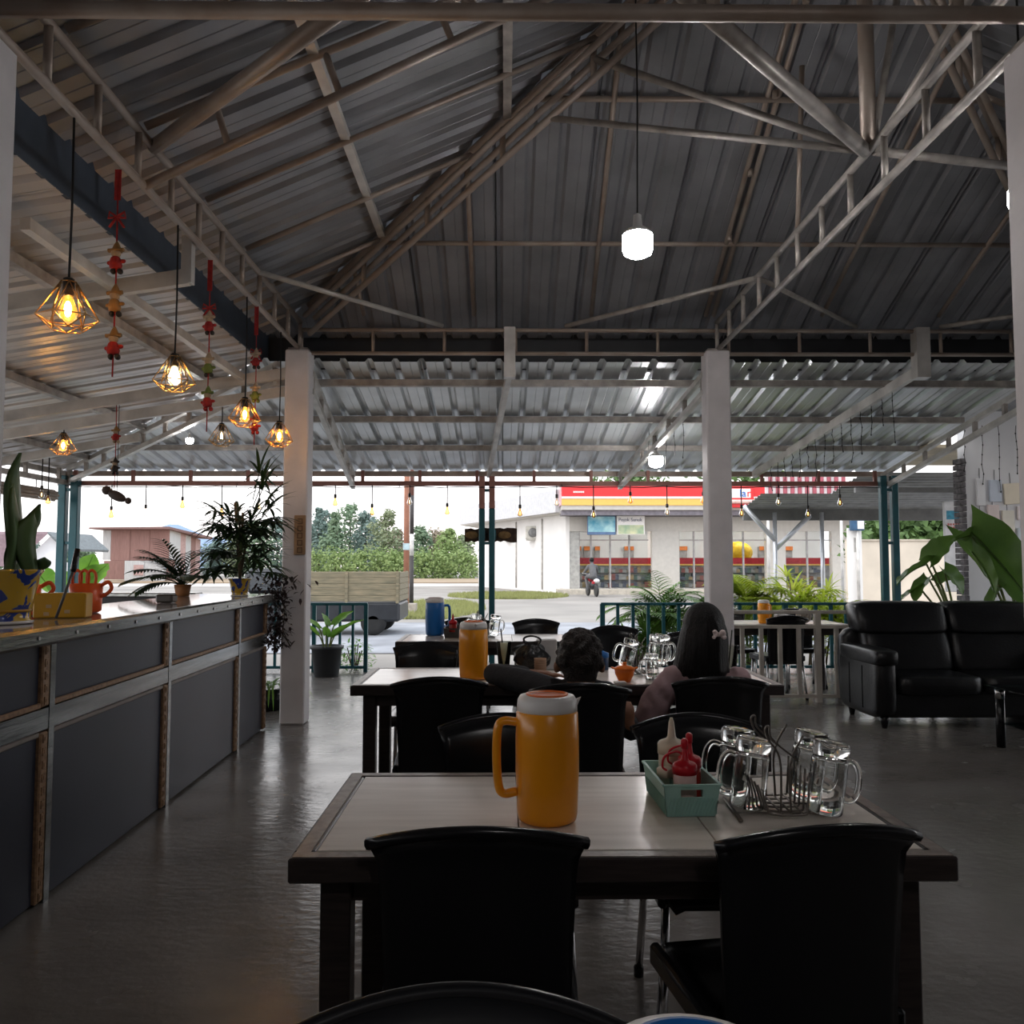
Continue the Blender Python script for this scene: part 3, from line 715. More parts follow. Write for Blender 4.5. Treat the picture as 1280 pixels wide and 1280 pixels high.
def pendant(px, pyc, Y, w, label, ztop, lit=2):
    c = PY(px, pyc, Y); t = thing('pendant_lamp', label, 'lamp', c, group='wire cage pendants'); s = w / .24
    n = 6; top, mid, bot = .105 * s, -.045 * s, -.095 * s
    def ring(r, z, o=0): return [Vector((r * math.cos(2 * math.pi * (k + o) / n), r * math.sin(2 * math.pi * (k + o) / n), z)) for k in range(n)]
    A, B, D = ring(.032 * s, top), ring(.12 * s, mid, .5), ring(.062 * s, bot)
    b = MB(); wr = .0028
    for k in range(n):
        for p, q in ((A[k], B[k]), (A[k], B[k - 1]), (B[k], B[(k + 1) % n]), (B[k], D[k]), (B[k], D[(k + 1) % n]), (D[k], D[(k + 1) % n]), (A[k], A[(k + 1) % n])): b.tube([p, q], wr, 5)
    b.build('cage', M_cage, t)
    b = MB(); b.lathe([(.012, .125 * s), (.022, .12 * s), (.024, .05 * s), (.016, .045 * s)], 12); b.build('socket', M_sock, t)
    b = MB(); b.lathe([(.014, .05 * s), (.018, .035 * s), (.036 * s, -.02 * s), (.034 * s, -.045 * s), (.018 * s, -.062 * s), (.0001, -.066 * s)], 14); bu = b.build('bulb', (M_lit if lit == 2 else M_lit2) if lit else M_clear, t)
    if lit:
        b = MB(); b.ell((0, 0, -.008 * s), (.015 * s, .015 * s, .034 * s), 8, 6); b.build('filament', M_fil if lit > 1 else M_fil2, bu)
    else:
        b = MB(); b.tube([(0, 0, .03 * s), (.008, 0, -.03 * s), (-.008, 0, -.03 * s), (0, 0, .03 * s)], .003, 5); b.build('filament', M_fil2, bu)
    b = MB(); b.tube([(0, 0, .12 * s), (.004, 0, (ztop - c.z) * .5), (0, 0, ztop - c.z)], .005, 6); b.build('cord', M_cord, t)
pendant(85, 384, YB_(86, 384), .24, 'largest lit wire cage pendant, nearest the camera at left', ZC)
pendant(218, 468, YB_(218, 468), .225, 'brightest pale wire cage pendant, second nearest on the left beam', ZC, 3)
pendant(306, 517, YB_(306, 517), .225, 'lit amber wire cage pendant, third along the left beam', ZC)
pendant(349, 544, YB_(349, 544), .225, 'lit wire cage pendant right beside the left far column', ZC)
pendant(277, 545, 7.55, .225, 'unlit clear wire cage pendant between the third and the column pendant', zl(-2.5) - .18, 0)
pendant(79, 556, 7.5, .215, 'small lit wire cage pendant hanging apart at the far left', zl(-3.9) - .18)
def led(px, py, Y, d, label, ztop, cap=True):
    c = PY(px, py, Y); t = thing('led_bulb', label, 'lamp', c, group='white LED bulbs'); s = d / .16
    b = MB(); b.lathe([(.0001, -.066 * s), (.045 * s, -.064 * s), (.072 * s, -.05 * s), (.08 * s, -.025 * s), (.08 * s, .05 * s), (.074 * s, .058 * s)], 22); b.build('diffuser', M_led, t)
    b = MB(); b.lathe([(.079 * s, .052 * s), (.076 * s, .064 * s), (.05 * s, .085 * s), (.026 * s, .10 * s), (.022 * s, .16 * s), (.008, .17 * s)], 18); b.build('housing', mat('white_bulb_housing', (.8, .8, .8), .4, var=0), t)
    if ztop: b = MB(); b.tube([(0, 0, .165 * s), (.006, 0, (ztop - c.z) * .6), (0, 0, ztop - c.z)], .005, 6); b.build('cord', M_cord, t)
led(797, 306, 4.75, .172, 'big white glowing LED bulb hanging in the middle of the hip roof', zroof(.72, 4.75) - .02)
led(820, 577, 9.2, .155, 'glowing white LED bulb under the front porch roof', zr(9.2) - .0)
led(237, 551, 8.9, .075, 'small glowing white bulb under the left porch corner', zr(8.9) - .15)
led(1279, 248, 3.6, .12, 'glowing bulb half hidden by the right near column', zroof(2.2, 3.6) - .1)
def led_fill(p, d, label, ztop):
    t = thing('led_bulb', label, 'lamp', p, group='white LED bulbs'); s = d / .16
    b = MB(); b.lathe([(.0001, -.066 * s), (.045 * s, -.064 * s), (.072 * s, -.05 * s), (.08 * s, -.025 * s), (.08 * s, .05 * s), (.074 * s, .058 * s)], 22); b.build('diffuser', M_led, t)
    b = MB(); b.lathe([(.079 * s, .052 * s), (.076 * s, .064 * s), (.05 * s, .085 * s), (.026 * s, .10 * s), (.022 * s, .16 * s), (.008, .17 * s)], 18); b.build('housing', MATS['white_bulb_housing'], t)
    b = MB(); b.tube([(0, 0, .165 * s), (0, 0, ztop - p[2])], .005, 6); b.build('cord', M_cord, t)
led_fill((.7, -1.2, 3.0), .172, 'big white LED bulb added unseen behind the camera as fill light', zroof(.7, -1.2) - .02)  # added lamp out of view, brightens the camera-facing surfaces
# ---- ornament garlands
M_red = mat('red_felt', (.33, .02, .02), .8, var=.15, scale=30)
M_cream = mat('cream_wool', (.42, .33, .24), .9, var=.15, scale=30)
M_green = mat('green_felt', (.12, .16, .04), .8, var=.15)
M_gold = mat('gold_straw', (.30, .17, .06), .7, var=.2)
M_dk = mat('dark_boot', (.02, .018, .018), .6, var=0)
def garland(px, Y, y0, items, label, yend, bow=True):
    top = PY(px, y0, Y); t = thing('ornament_garland', label, 'garland', top, group='hanging ornament strings'); sc = Y / F
    Z = lambda y: -(y - y0) * sc
    b = MB(); b.tube([(0, 0, 0), (.004, 0, Z(yend) * .5), (0, 0, Z(yend))], .004, 5); b.build('ribbon', M_red, t)
    if bow:
        b = MB(); b.beam((0, 0, 0), (0, 0, Z(y0 + 40) * 1.), .03, .004, (0, 1, 0)); b.build('wide_ribbon', M_red, t)
        b = MB()
        z = Z(y0 + 62)
        for s in (-1, 1):
            b.tube([(0, 0, z), (s * .035, 0, z + .025), (s * .04, 0, z - .005), (0, 0, z)], .006, 6); b.tube([(0, 0, z), (s * .035, 0, z - .05)], .006, 6)
        b.build('bow', M_red, t)
    rng = random.Random(int(px))
    for y, c1, c2, c3 in items:
        z = Z(y); e = thing('x', None, None); e.name = 'figurine'; e.parent = t; e.location = (0, 0, z); e.scale = (.72, .72, .72)
        b = MB(); b.ell((0, 0, .045), (.032, .03, .032), 10, 7); b.build('head', M_cream, e)
        b = MB(); b.lathe([(.036, .055), (.03, .07), (.018, .10), (.004, .125)], 10, (.006, 0, 0)); b.tube([(-.05, 0, .062), (.05, 0, .068)], .014, 7); b.build('hat', c1, e)
        b = MB(); b.lathe([(.012, .03), (.03, .012), (.042, -.03), (.036, -.055), (.01, -.06)], 10); b.ell((.045, 0, -.008), (.022, .014, .014), 8, 5); b.ell((-.04, 0, -.02), (.018, .014, .014), 8, 5); b.build('body', c2, e)
        b = MB()
        for s in (-1, 1): b.ell((s * .022 + .008, 0, -.075), (.019, .024, .02), 8, 6)
        b.build('boots', c3, e)
garland(148, YB_(148, 212), 212, [(330, M_gold, M_red, M_dk), (385, M_gold, M_gold, M_dk), (440, M_gold, M_red, M_dk)], 'longest red garland of little figures nearest the camera', 480)
garland(146, 7.40, 497, [(545, M_gold, M_red, M_cream), (585, M_dk, M_dk, M_dk)], 'lower red garland ending in dark wooden figures above the shed', 612, False)
garland(263, YB_(263, 325), 325, [(408, M_cream, M_red, M_dk), (462, M_cream, M_green, M_dk), (505, M_green, M_red, M_red)], 'red and green figure garland left of the third pendant', 545)
garland(321, YB_(321, 380), 380, [(452, M_cream, M_red, M_dk), (495, M_cream, M_green, M_green), (535, M_red, M_red, M_red)], 'red and green figure garland close to the left far column', 560)
c = PY(146, 620, 7.4); t = thing('wooden_ornament', 'dark wooden animal ornament hanging lowest above the shed roof', 'ornament', c)
b = MB(); b.ell((0, 0, 0), (.09, .042, .042), 12, 8, Euler((0, R(25), 0)).to_matrix()); b.ell((-.09, 0, .05), (.042, .035, .04), 10, 7); b.ell((.10, 0, -.042), (.03, .03, .03), 8, 6); b.build('body', mat('dark_carved_wood', (.07, .05, .045), .7), t)
b = MB(); b.tube([(0, 0, .02), (0, 0, .80)], .003, 5); b.build('string', M_cord, t)
# ---- outer light string
def bulbs():
    xs = [(52, 617), (60, 624), (139, 642), (182, 640), (228, 630), (277, 640), (324, 632), (419, 627), (465, 639), (512, 626), (559, 638), (650, 640), (696, 627), (742, 642), (788, 624), (834, 639), (879, 624), (927, 640), (973, 626), (1010, 641), (1050, 627)]
    Y = 10.82
    t = thing('light_string_cable', 'thin black cable of the light string under the front eave beam', 'cable')
    b = MB(); pts = []
    for i in range(41):
        x = -5.5 + 10.4 * i / 40; pts.append((x, Y, 2.365 - .018 * abs(math.sin(i * 1.3))))
    b.tube(pts, .006, 5); b.build('cable', M_cord, t)
    for i in range(0, 41, 8):
        b = MB(); b.tube([pts[i], (pts[i][0], Y + .05, 2.40)], .004, 5); b.build('tie', M_cord, t)
    for i, (px, py) in enumerate(xs):
        if px < 100 and i < 2: Yb = 10.0
        else: Yb = Y
        c = PY(px, py, Yb); s = 1.0
        tt = thing('string_bulb', '%s teardrop bulb from the left on the eave light string' % ORD[i], 'bulb', c, group='bulbs of the eave light string')
        b = MB(); b.lathe([(.013, .05), (.016, .03), (.034, -.02), (.033, -.04), (.018, -.055), (.0001, -.058)], 10); bu = b.build('glass', M_amber if i % 3 else M_clear, tt)
        b = MB(); b.ell((0, 0, -.012), (.008, .008, .024), 6, 5); b.build('filament', mat('dim_core', (1, .7, .4), .4, emit=(1, .62, .30), es=2.2, var=0), bu)
        b = MB(); b.lathe([(.01, .095), (.018, .09), (.018, .05), (.012, .045)], 8); b.build('socket', M_sock, tt)
        zt = 2.378 - c.z if Yb == Y else zleft(c.x) - .01 - c.z
        b = MB(); b.tube([(0, 0, .09), (0, 0, zt)], .007, 5); b.build('wire', M_cord, tt)
bulbs()
# ---- icicle light wires
def icicles():
    rng = random.Random(8); k = 0
    sets = [([(700 + i * 9.5, 522, 545 + rng.uniform(0, 22)) for i in range(0)], 9.2)]
    for i in range(15):
        f = i / 14; y = 10.4 - 2.5 * f; x = 3.3 + .38 * f
        z0 = zr(y) - .02; ln = rng.uniform(.25, .5)
        b = MB(); pts = [(x + rng.uniform(-.012, .012), y, z0 - ln * j / 5) for j in range(6)]; b.tube(pts, .0035, 4)
        for p in pts[1:]: b.ell(p, (.007, .007, .012), 5, 4)
        tag(b.build('icicle_light_wire', M_cord), '%s thin icicle light wire from the eave on the right channel rafter' % ORD[i], 'light string', 'icicle wires on the right rafter')
    for i in range(6):
        x = 5.25 + i * .2; z0 = 2.98 - .03 * (i % 2); ln = .55 + .12 * ((i * 7) % 3)
        b = MB(); pts = [(x + rng.uniform(-.012, .012), 9.56, z0 - ln * j / 6) for j in range(7)]; b.tube(pts, .004, 4)
        for p in pts[1:]: b.ell(p, (.008, .008, .013), 5, 4)
        tag(b.build('icicle_light_wire', M_cord), '%s thin light wire from the left hanging on the pale grey wall' % ORD[i], 'light string', 'icicle wires on the wall')
    for i in range(5):
        x = 1.62 + i * .07; y = 9.4 - i * .12; z0 = zfront(y) - .01; ln = .40 + .07 * (i % 3)
        b = MB(); pts = [(x + rng.uniform(-.01, .01), y, z0 - ln * j / 4) for j in range(5)]; b.tube(pts, .003, 4)
        for p in pts[1:]: b.ell(p, (.006, .006, .01), 5, 4)
        tag(b.build('icicle_light_wire', M_cord), '%s short light wire beside the porch LED bulb' % ORD[i], 'light string', 'icicle wires by the porch bulb')
icicles()
# ---- rolled bamboo blind, bark sign, tag on column
t = thing('bamboo_blind', 'rolled bamboo blind under the left eave', 'blind', (-5.62, 9.0, 2.22))
b = MB()
for k in range(9):
    a = 2 * math.pi * k / 9; b.tube([(.055 * math.cos(a), -1.6, .055 * math.sin(a)), (.055 * math.cos(a), 1.6, .055 * math.sin(a))], .02, 6)
b.build('roll', mat('bamboo', (.30, .24, .19), .6, var=.2, stretch=(20, 1, 20)), t)
for y in (-1.2, 1.2):
    b = MB(); b.tube([(0, y, .07), (0, y, .19)], .006, 5); b.build('cord', M_cord, t)
def bark_sign():
    p0, p1 = PY(581, 678, 11.1), PY(646, 660, 11.1); t = thing('bark_sign', 'rough bark edged wooden sign board tied behind the centre twin post', 'sign', ((p0.x + p1.x) / 2, 11.06, (p0.z + p1.z) / 2))
    w, h = (p1.x - p0.x) / 2, (p1.z - p0.z) / 2; rng = random.Random(3); b = MB(); n = 16; top = []; bot = []
    for i in range(n + 1):
        x = -w + 2 * w * i / n; top.append((x, h * rng.uniform(.78, 1.05))); bot.append((x, -h * rng.uniform(.78, 1.05)))
    for i in range(n):
        (xa, za), (xb, zb), (_, ya), (_, yb) = top[i], top[i + 1], bot[i], bot[i + 1]
        d = .03 + rng.uniform(-.008, .008)
        b.hexa([(xa, -d, ya), (xb, -d, yb), (xb, d, yb), (xa, d, ya), (xa, -d, za), (xb, -d, zb), (xb, d, zb), (xa, d, za)])
    b.build('slab', mat('bark', (.07, .04, .025), .9, col2=(.03, .018, .012), scale=18, bump=.8, bscale=25), t)
    for x in (-.07, .07):
        b = MB(); b.beam((x - .01, -.12, 0), (x - .01, -.03, 0), .02, .12); b.build('strap', M_teal, t)
    for i, x in enumerate((-.72, .52)):
        b = MB(); b.ell((x * w, -.035, 0), (.09, .012, .05), 12, 6); b.build('wood_knot', mat('worn_wood', (.22, .13, .05), .8, var=.2, scale=20), t)
bark_sign()
t = thing('column_tag', 'narrow wooden tag with a row of carved squares on the left far column', 'sign', (-1.76, 7.335, 1.62))
b = MB(); b.bbox(-.05, .05, -.012, 0, -.17, .17, .004); b.build('board', mat('tag_wood', (.40, .26, .15), .6), t)
for k in range(5):
    z = -.13 + k * .062; b = MB()
    b.tube([(-.018, -.014, z - .02), (.02, -.014, z - .02), (.02, -.014, z + .02), (-.018, -.014, z + .02)], .005, 6, closed=(k < 4)); b.build('letter', mat('tag_ink', (.16, .09, .05), .6, var=0), t)
# ================================================================ TABLE-TOP THINGS
TH = .7525
M_glass = mat('thick_clear_glass', (.97, .98, .97), .02, var=0, trans=1, ior=1.45)
M_orange = mat('orange_plastic', (.86, .32, .008), .3, var=.03, coat=.2)
M_lid = mat('white_lid_plastic', (.72, .70, .68), .35, var=.02)
M_lidor = mat('lid_orange_ring', (.75, .16, .03), .35, var=0)
M_wire = mat('dark_steel_wire', (.22, .20, .18), .3, .9, var=0)
def on(x, y, z=TH): return (x, y, z)
def jug(x, y, rz, label, body, ring, s=1.0, z=TH):
    t = thing('water_jug', label, 'jug', (x, y, z), R(rz), 'insulated jugs')
    q = MB(); q.lathe([(.0001, 0), (.06 * s, 0), (.070 * s, .006), (.073 * s, .02), (.077 * s, .12 * s), (.077 * s, .2 * s), (.075 * s, .258 * s), (.070 * s, .264 * s)], 32); q.build('body', body, t)
    q = MB(); q.lathe([(.068 * s, .260 * s), (.0735 * s, .263 * s), (.0735 * s, .275 * s), (.072 * s, .288 * s), (.066 * s, .298 * s), (.058 * s, .300 * s), (.0001, .297 * s)], 32)
    q.add([Vector(p) * s for p in ((.066, -.012, .285), (.066, .012, .285), (.084, 0, .294), (.066, -.012, .262), (.066, .012, .262), (.074, 0, .272))], [(0, 2, 1), (0, 3, 5, 2), (1, 2, 5, 4), (3, 4, 5)])
    l = q.build('lid', M_lid, t)
    q = MB(); q.lathe([(.050 * s, .2985 * s), (.052 * s, .303 * s), (.046 * s, .304 * s), (.043 * s, .299 * s)], 32); q.build('lid_ring', ring, l)
    q = MB(); pts = bez([(-.070 * s, 0, .235 * s), (-.105 * s, 0, .238 * s), (-.120 * s, 0, .22 * s), (-.123 * s, 0, .15 * s), (-.118 * s, 0, .085 * s), (-.105 * s, 0, .066 * s), (-.074 * s, 0, .07 * s)], 5)
    q.tube(pts, .0125 * s, 12, flat=(1.15, .85)); q.build('handle', body, t); return t
jug(.105, 2.09, 4, 'big orange jug with white lid on the nearest table', M_orange, M_lidor)
jug(-.165, 4.62, -80, 'orange jug with white lid beside the dark sleeved elbow on the long table', M_orange, M_lidor, 1.02)
M_blue = mat('blue_plastic', (.01, .13, .42), .35, var=.03)
M_blidp = mat('pale_lid', (.55, .42, .40), .4, var=.03)
jug(-.60, 7.42, 200, 'tall blue jug on the farthest table', M_blue, M_blidp, 1.08)
jug(.13, .60, 200, 'blue jug lid peeking in at the bottom edge', M_blue, M_blue, .935)
jug(2.72, 8.9, 120, 'small orange jug standing behind the cream railing', M_orange, M_lid, .8)
def mug_mesh():
    q = MB(); n = 24; prof = [(.039, .0), (.043, .004), (.0435, .05), (.044, .10), (.0435, .128), (.039, .136), (.044, .142), (.044, .165), (.040, .172), (.0001, .172)]
    inn = [(.0001, .140), (.036, .138), (.0385, .12), (.039, .06), (.0385, .006), (.039, 0)]
    vs = []; allp = prof + inn
    def fac(i, k): return 1 - (.035 * (k % 2) if 2 <= i <= 4 else 0)
    for i, (r, z) in enumerate(allp):
        for k in range(n):
            a = 2 * math.pi * k / n; vs.append((r * fac(i, k) * math.cos(a), r * fac(i, k) * math.sin(a), z))
    fs = [(i * n + k, i * n + (k + 1) % n, (i + 1) * n + (k + 1) % n, (i + 1) * n + k) for i in range(len(allp) - 1) for k in range(n)]
    q.add(vs, fs, True); return q
def make_mug():
    t = thing('glass_mug', 'x', 'mug', group='clear glass mugs'); mug_mesh().build('body', M_glass, t)
    q = MB(); q.tube(bez([(.040, 0, .125), (.062, 0, .128), (.078, 0, .105), (.079, 0, .06), (.066, 0, .035), (.041, 0, .035)], 5), .0075, 10); q.build('handle', M_glass, t); return t
MUG = make_mug(); MN = [0]
def mug(x, y, z, rx, ry, rz, label, s=1):
    o = MUG if MN[0] == 0 else copy_tree(MUG); MN[0] += 1; o.location = (x, y, z); o.rotation_euler = (R(rx), R(ry), R(rz)); o.scale = (s, s, s); rename_label(o, label)
def rack(x, y, rz, label):
    t = thing('mug_rack', label, 'rack', (x, y, TH), R(rz), 'wire mug racks'); r = .0028
    q = MB()
    for i in range(6):
        yy = -.10 + .036 * i; q.tube(bez([(-.062, yy, .075), (-.048, yy, .03), (-.038, yy, .014), (.038, yy, .014), (.048, yy, .03), (.054, yy, .115)], 3), r, 6)
    for xx in (-.038, -.012, .012, .038): q.tube([(xx, -.10, .0145), (xx, .085, .0145)], r, 6)
    q.build('tray', M_wire, t)
    q = MB(); q.tube([(-.115, -.12, .004), (-.115, .08, .004)], .0045, 8); q.tube([(.10, -.06, .004), (.10, .08, .004)], .0045, 8)
    q.tube([(-.115, .03, .006), (.10, .03, .006)], r, 6); q.tube([(-.115, -.06, .006), (.10, -.06, .006)], r, 6); q.tube([(.054, -.06, .006), (.07, -.06, .014), (.10, -.06, .006)], r, 6); q.build('foot', M_wire, t)
    for yy in (-.085, .06):
        q = MB(); q.tube(bez([(-.012, yy, .015), (-.012, yy, .14), (-.04, yy, .19), (-.046, yy, .215), (-.036, yy, .22), (-.03, yy, .19), (.03, yy, .14)], 5), r, 6); q.tube(bez([(.012, yy, .015), (.012, yy, .13), (.045, yy, .20)], 5), r, 6); q.build('hook', M_wire, t)
rack(.690, 2.18, -3, 'wire mug rack with four upside-down mugs on the nearest table')
mug(.610, 2.17, TH + .008, 0, -8, 185, 'upside-down glass mug on the left side of the near rack')
mug(.605, 2.29, TH + .008, 0, -7, 175, 'glass mug behind the left mug of the near rack')
mug(.788, 2.12, TH + .008, 0, 8, 5, 'glass mug on the right side of the near rack with its handle out')
mug(.786, 2.26, TH + .008, 0, 9, -8, 'glass mug at the right back of the near rack')
rack(.77, 4.82, 4, 'wire mug rack on the long table between the two people')
mug(.675, 4.80, TH + .03, 0, -16, 180, 'glass mug tilted left on the rack of the long table')
mug(.84, 4.76, TH + .05, 0, 6, 5, 'upright upside-down mug left of the long hair')
mug(.885, 4.88, TH + .045, 0, 8, -4, 'glass mug touching the long hair on the far rack')
mug(.79, 4.56, TH + .002, 0, 0, 170, 'small glass tumbler mug half full of water beside the orange bowl', .8)
rack(-.18, 7.2, 0, 'wire mug rack on the farthest table')
mug(-.26, 7.18, TH + .02, 0, -10, 180, 'left glass mug on the farthest table')
mug(-.09, 7.18, TH + .02, 0, 8, 0, 'right glass mug on the farthest table')
mug(-.26, 7.30, TH + .02, 0, -10, 180, 'rear glass mug on the farthest table')
# ---- sauce baskets
def basket(x, y, rz, label, m, z=TH):
    t = thing('sauce_basket', label, 'basket', (x, y, z), R(rz)); w0, w1, d0, d1, h = .060, .070, .115, .128, .078
    def wall(a, b_, nm):
        (x0, y0), (x1, y1) = a, b_; f0, f1 = w0 / w1, d0 / d1
        q = MB(); P = lambda s, zz: Vector(((x0 + (x1 - x0) * s) * (f0 + (1 - f0) * zz / h), (y0 + (y1 - y0) * s) * (f1 + (1 - f1) * zz / h), zz))
        nrm = Vector((y1 - y0, x0 - x1, 0)).normalized() * .003
        def sl(s0, s1, za, zb): q.hexa([P(s0, za), P(s1, za), P(s1, za) - nrm, P(s0, za) - nrm, P(s0, zb), P(s1, zb), P(s1, zb) - nrm, P(s0, zb) - nrm])
        long_ = abs(y1 - y0) > abs(x1 - x0)
        if long_: sl(0, 1, 0, h)
        else:
            sl(0, 1, 0, h * .62); sl(0, .3, h * .62, h * .86); sl(.7, 1, h * .62, h * .86); sl(0, 1, h * .86, h)
        n = 14 if not long_ else 22
        for i in range(n):                       # slanted ribs
            s0 = (i + .3) / n; s1 = s0 + .9 / n * 1.6
            if s1 > 1: continue
            top = .58 * h
            a_, b2 = P(s0, .004), P(s1, top); q.beam(a_ + nrm * .6, b2 + nrm * .6, .0025, .0035, nrm.normalized())
        return q.build(nm, m, t)
    cs = [(-w1, -d1), (w1, -d1), (w1, d1), (-w1, d1)]
    for i in range(4): wall(cs[i], cs[(i + 1) % 4], 'side')
    q = MB(); q.box(-w0, w0, -d0, d0, 0, .003); q.build('bottom', m, t)
    q = MB()
    for i in range(4):
        a, b_ = cs[i], cs[(i + 1) % 4]; q.beam((*a, h), (*b_, h), .007, .005)
    q.build('rim', m, t)
M_mint = mat('mint_plastic', (.30, .50, .44), .5, var=.05)
basket(.455, 2.23, 2, 'mint green sauce basket on the nearest table', M_mint)
M_sauce = mat('red_sauce', (.40, .03, .02), .3, var=.1); M_redp = mat('red_plastic', (.52, .008, .02), .3, var=.02)
M_clearp = mat('cloudy_plastic', (.75, .52, .48), .25, var=.1, scale=20); M_creamp = mat('cream_plastic', (.66, .58, .45), .4, var=.03)
def squeeze(x, y, z, label, body, cap, s=1.0, strap=True):
    t = thing('sauce_bottle', label, 'bottle', (x, y, z), 0, 'sauce bottles')
    q = MB(); q.lathe([(.0001, 0), (.026 * s, 0), (.029 * s, .004), (.029 * s, .085 * s), (.026 * s, .092 * s)], 20); q.build('body', body, t)
    q = MB(); q.lathe([(.031 * s, .088 * s), (.031 * s, .108 * s), (.027 * s, .114 * s), (.012 * s, .12 * s), (.009 * s, .125 * s), (.006 * s, .155 * s), (.003 * s, .165 * s)], 20); c = q.build('cap', cap, t)
    if strap:
        q = MB(); q.tube(bez([(.0, 0, .13 * s), (-.02 * s, 0, .142 * s), (-.05 * s, 0, .13 * s), (-.056 * s, 0, .105 * s), (-.045 * s, 0, .095 * s)], 5), .003, 6); q.lathe([(.009, .15 * s), (.009, .17 * s), (.004, .175 * s)], 10); q.build('tip_strap', cap, c)
squeeze(.455, 2.165, TH + .004, 'clear sauce bottle with red cap at the front of the mint basket', M_clearp, M_redp)
squeeze(.482, 2.235, TH + .004, 'red sauce bottle with red cap at the back right of the mint basket', M_sauce, M_redp)
squeeze(.450, 2.305, TH + .004, 'cream nozzled sauce bottle at the back of the mint basket', M_creamp, M_creamp, 1.22, False)
t = thing('salt_jar', 'small pale jar in the left corner of the mint basket', 'jar', (.418, 2.235, TH + .004))
q = MB(); q.lathe([(.0001, 0), (.02, 0), (.021, .06), (.018, .066)], 16); q.build('body', M_glass, t)
q = MB(); q.lathe([(.0215, .064), (.0215, .082), (.018, .086), (.0001, .086)], 16); q.build('lid', M_creamp, t)
squeeze(-.435, 7.28, TH + .004, 'red sauce bottle beside the tall blue jug', M_sauce, M_redp, 1.15, False)
basket(-.435, 7.27, 0, 'dark sauce basket on the farthest table', mat('dark_basket', (.06, .055, .05), .5))
t = thing('drink_glass', 'tall plastic cup of pale yellow drink with a black straw', 'cup', (.0, 4.85, TH), 0)
M_cup = panemat('cup_plastic', (.93, .94, .90), .25)
q = MB(); q.lathe([(.0001, .0), (.028, 0), (.0285, .004), (.043, .175), (.045, .178), (.042, .176), (.027, .006), (.0001, .006)], 24); q.build('cup', M_cup, t)
q = MB(); q.lathe([(.0001, .008), (.0265, .008), (.031, .06), (.0001, .06)], 20); q.build('drink', mat('yellow_drink', (.62, .58, .10), .15, var=.05), t)
q = MB(); q.lathe([(.0312, .061), (.0405, .172), (.0001, .172)], 20); q.build('ice', mat('milky_ice', (.72, .74, .60), .3, var=.10, scale=40), t)
q = MB(); q.tube([(.01, 0, .01), (-.018, 0, .25)], .004, 8); q.build('straw', M_cord, t)
t = thing('drink_glass', 'tall clear cup with straw to the right of the long hair', 'cup', (1.225, 4.62, TH), 0)
q = MB(); q.lathe([(.0001, .0), (.028, 0), (.0285, .004), (.043, .175), (.045, .178), (.042, .176), (.027, .006), (.0001, .006)], 24); q.build('cup', M_cup, t)
q = MB(); q.lathe([(.0001, .008), (.0265, .008), (.028, .035), (.0001, .035)], 20); q.build('drink', mat('lemon_drink', (.75, .58, .02), .15, var=.05), t)
q = MB(); q.tube([(-.015, 0, .01), (.012, 0, .26)], .004, 8); q.build('straw', M_cord, t)
t = thing('lidded_bowl', 'orange lidded bowl with little ears beside the child', 'bowl', (.635, 4.50, TH), 0)
q = MB(); q.lathe([(.0001, .0), (.030, 0), (.034, .008), (.050, .04), (.054, .066), (.05, .068)], 24); q.build('bowl', mat('orange_bowl', (.80, .17, .01), .3, var=.03), t)
q = MB(); q.lathe([(.057, .066), (.056, .072), (.035, .082), (.012, .085), (.010, .093), (.013, .1), (.0001, .103)], 24)
for s in (-1, 1): q.tube(bez([(s * .05, -.012, .068), (s * .068, 0, .074), (s * .05, .012, .068)], 4), .005, 6)
q.build('lid', mat('orange_bowl', (.8, .17, .01)), t)
t = thing('napkin', 'small white folded napkin under the orange bowl', 'napkin', (.60, 4.43, TH), R(10)); q = MB(); q.bbox(-.03, .03, -.02, .02, .0, .012, .003); q.build('paper', M_lid, t)
t = thing('blue_canister', 'blue canister with black knob behind the orange bowl', 'canister', (.57, 5.03, TH))
q = MB(); q.lathe([(.0001, 0), (.045, 0), (.046, .07), (.042, .075)], 20); q.build('body', mat('navy', (.02, .05, .12), .4), t)
q = MB(); q.lathe([(.048, .07), (.047, .095), (.02, .105), (.012, .11), (.014, .13), (.0001, .135)], 20); q.build('lid', M_blue, t)
def bag():
    t = thing('plastic_bag', 'knotted black plastic bag on the long table', 'bag', (.16, 4.90, TH)); rng = random.Random(5); q = MB(); n, m_ = 28, 18; vs = []
    for i in range(m_ + 1):
        v = i / m_; z = .17 * v; r = .082 * math.sin(min(1, .18 + v * .95) * math.pi * .62) ** .6 * (1 if v < .55 else 1 - (v - .55) * 1.35)
        if v > .92: r = .02 + (v - .92) * .25
        for k in range(n):
            a = 2 * math.pi * k / n; f = 1 + .13 * math.sin(a * 5 + v * 6) + .08 * math.sin(a * 9 - v * 11) + rng.uniform(-.03, .03)
            vs.append((r * f * 1.25 * math.cos(a), r * f * math.sin(a), max(0, z + .006 * math.sin(a * 3))))
    q.add(vs, [(i * n + k, i * n + (k + 1) % n, (i + 1) * n + (k + 1) % n, (i + 1) * n + k) for i in range(m_) for k in range(n)], True)
    q.f.append(list(range(n))[::-1]); q.sm.append(False); q.mi.append(0)
    q.build('sack', mat('black_film', (.012, .012, .014), .18, var=0, bump=.5, bscale=22), t)
    q = MB(); q.tube(bez([(-.03, 0, .15), (-.045, .01, .19), (0, 0, .205), (.05, .01, .185), (.035, 0, .15)], 5), .01, 8, flat=(1, .5)); q.build('handle_loop', MATS['black_film'], t)
bag()
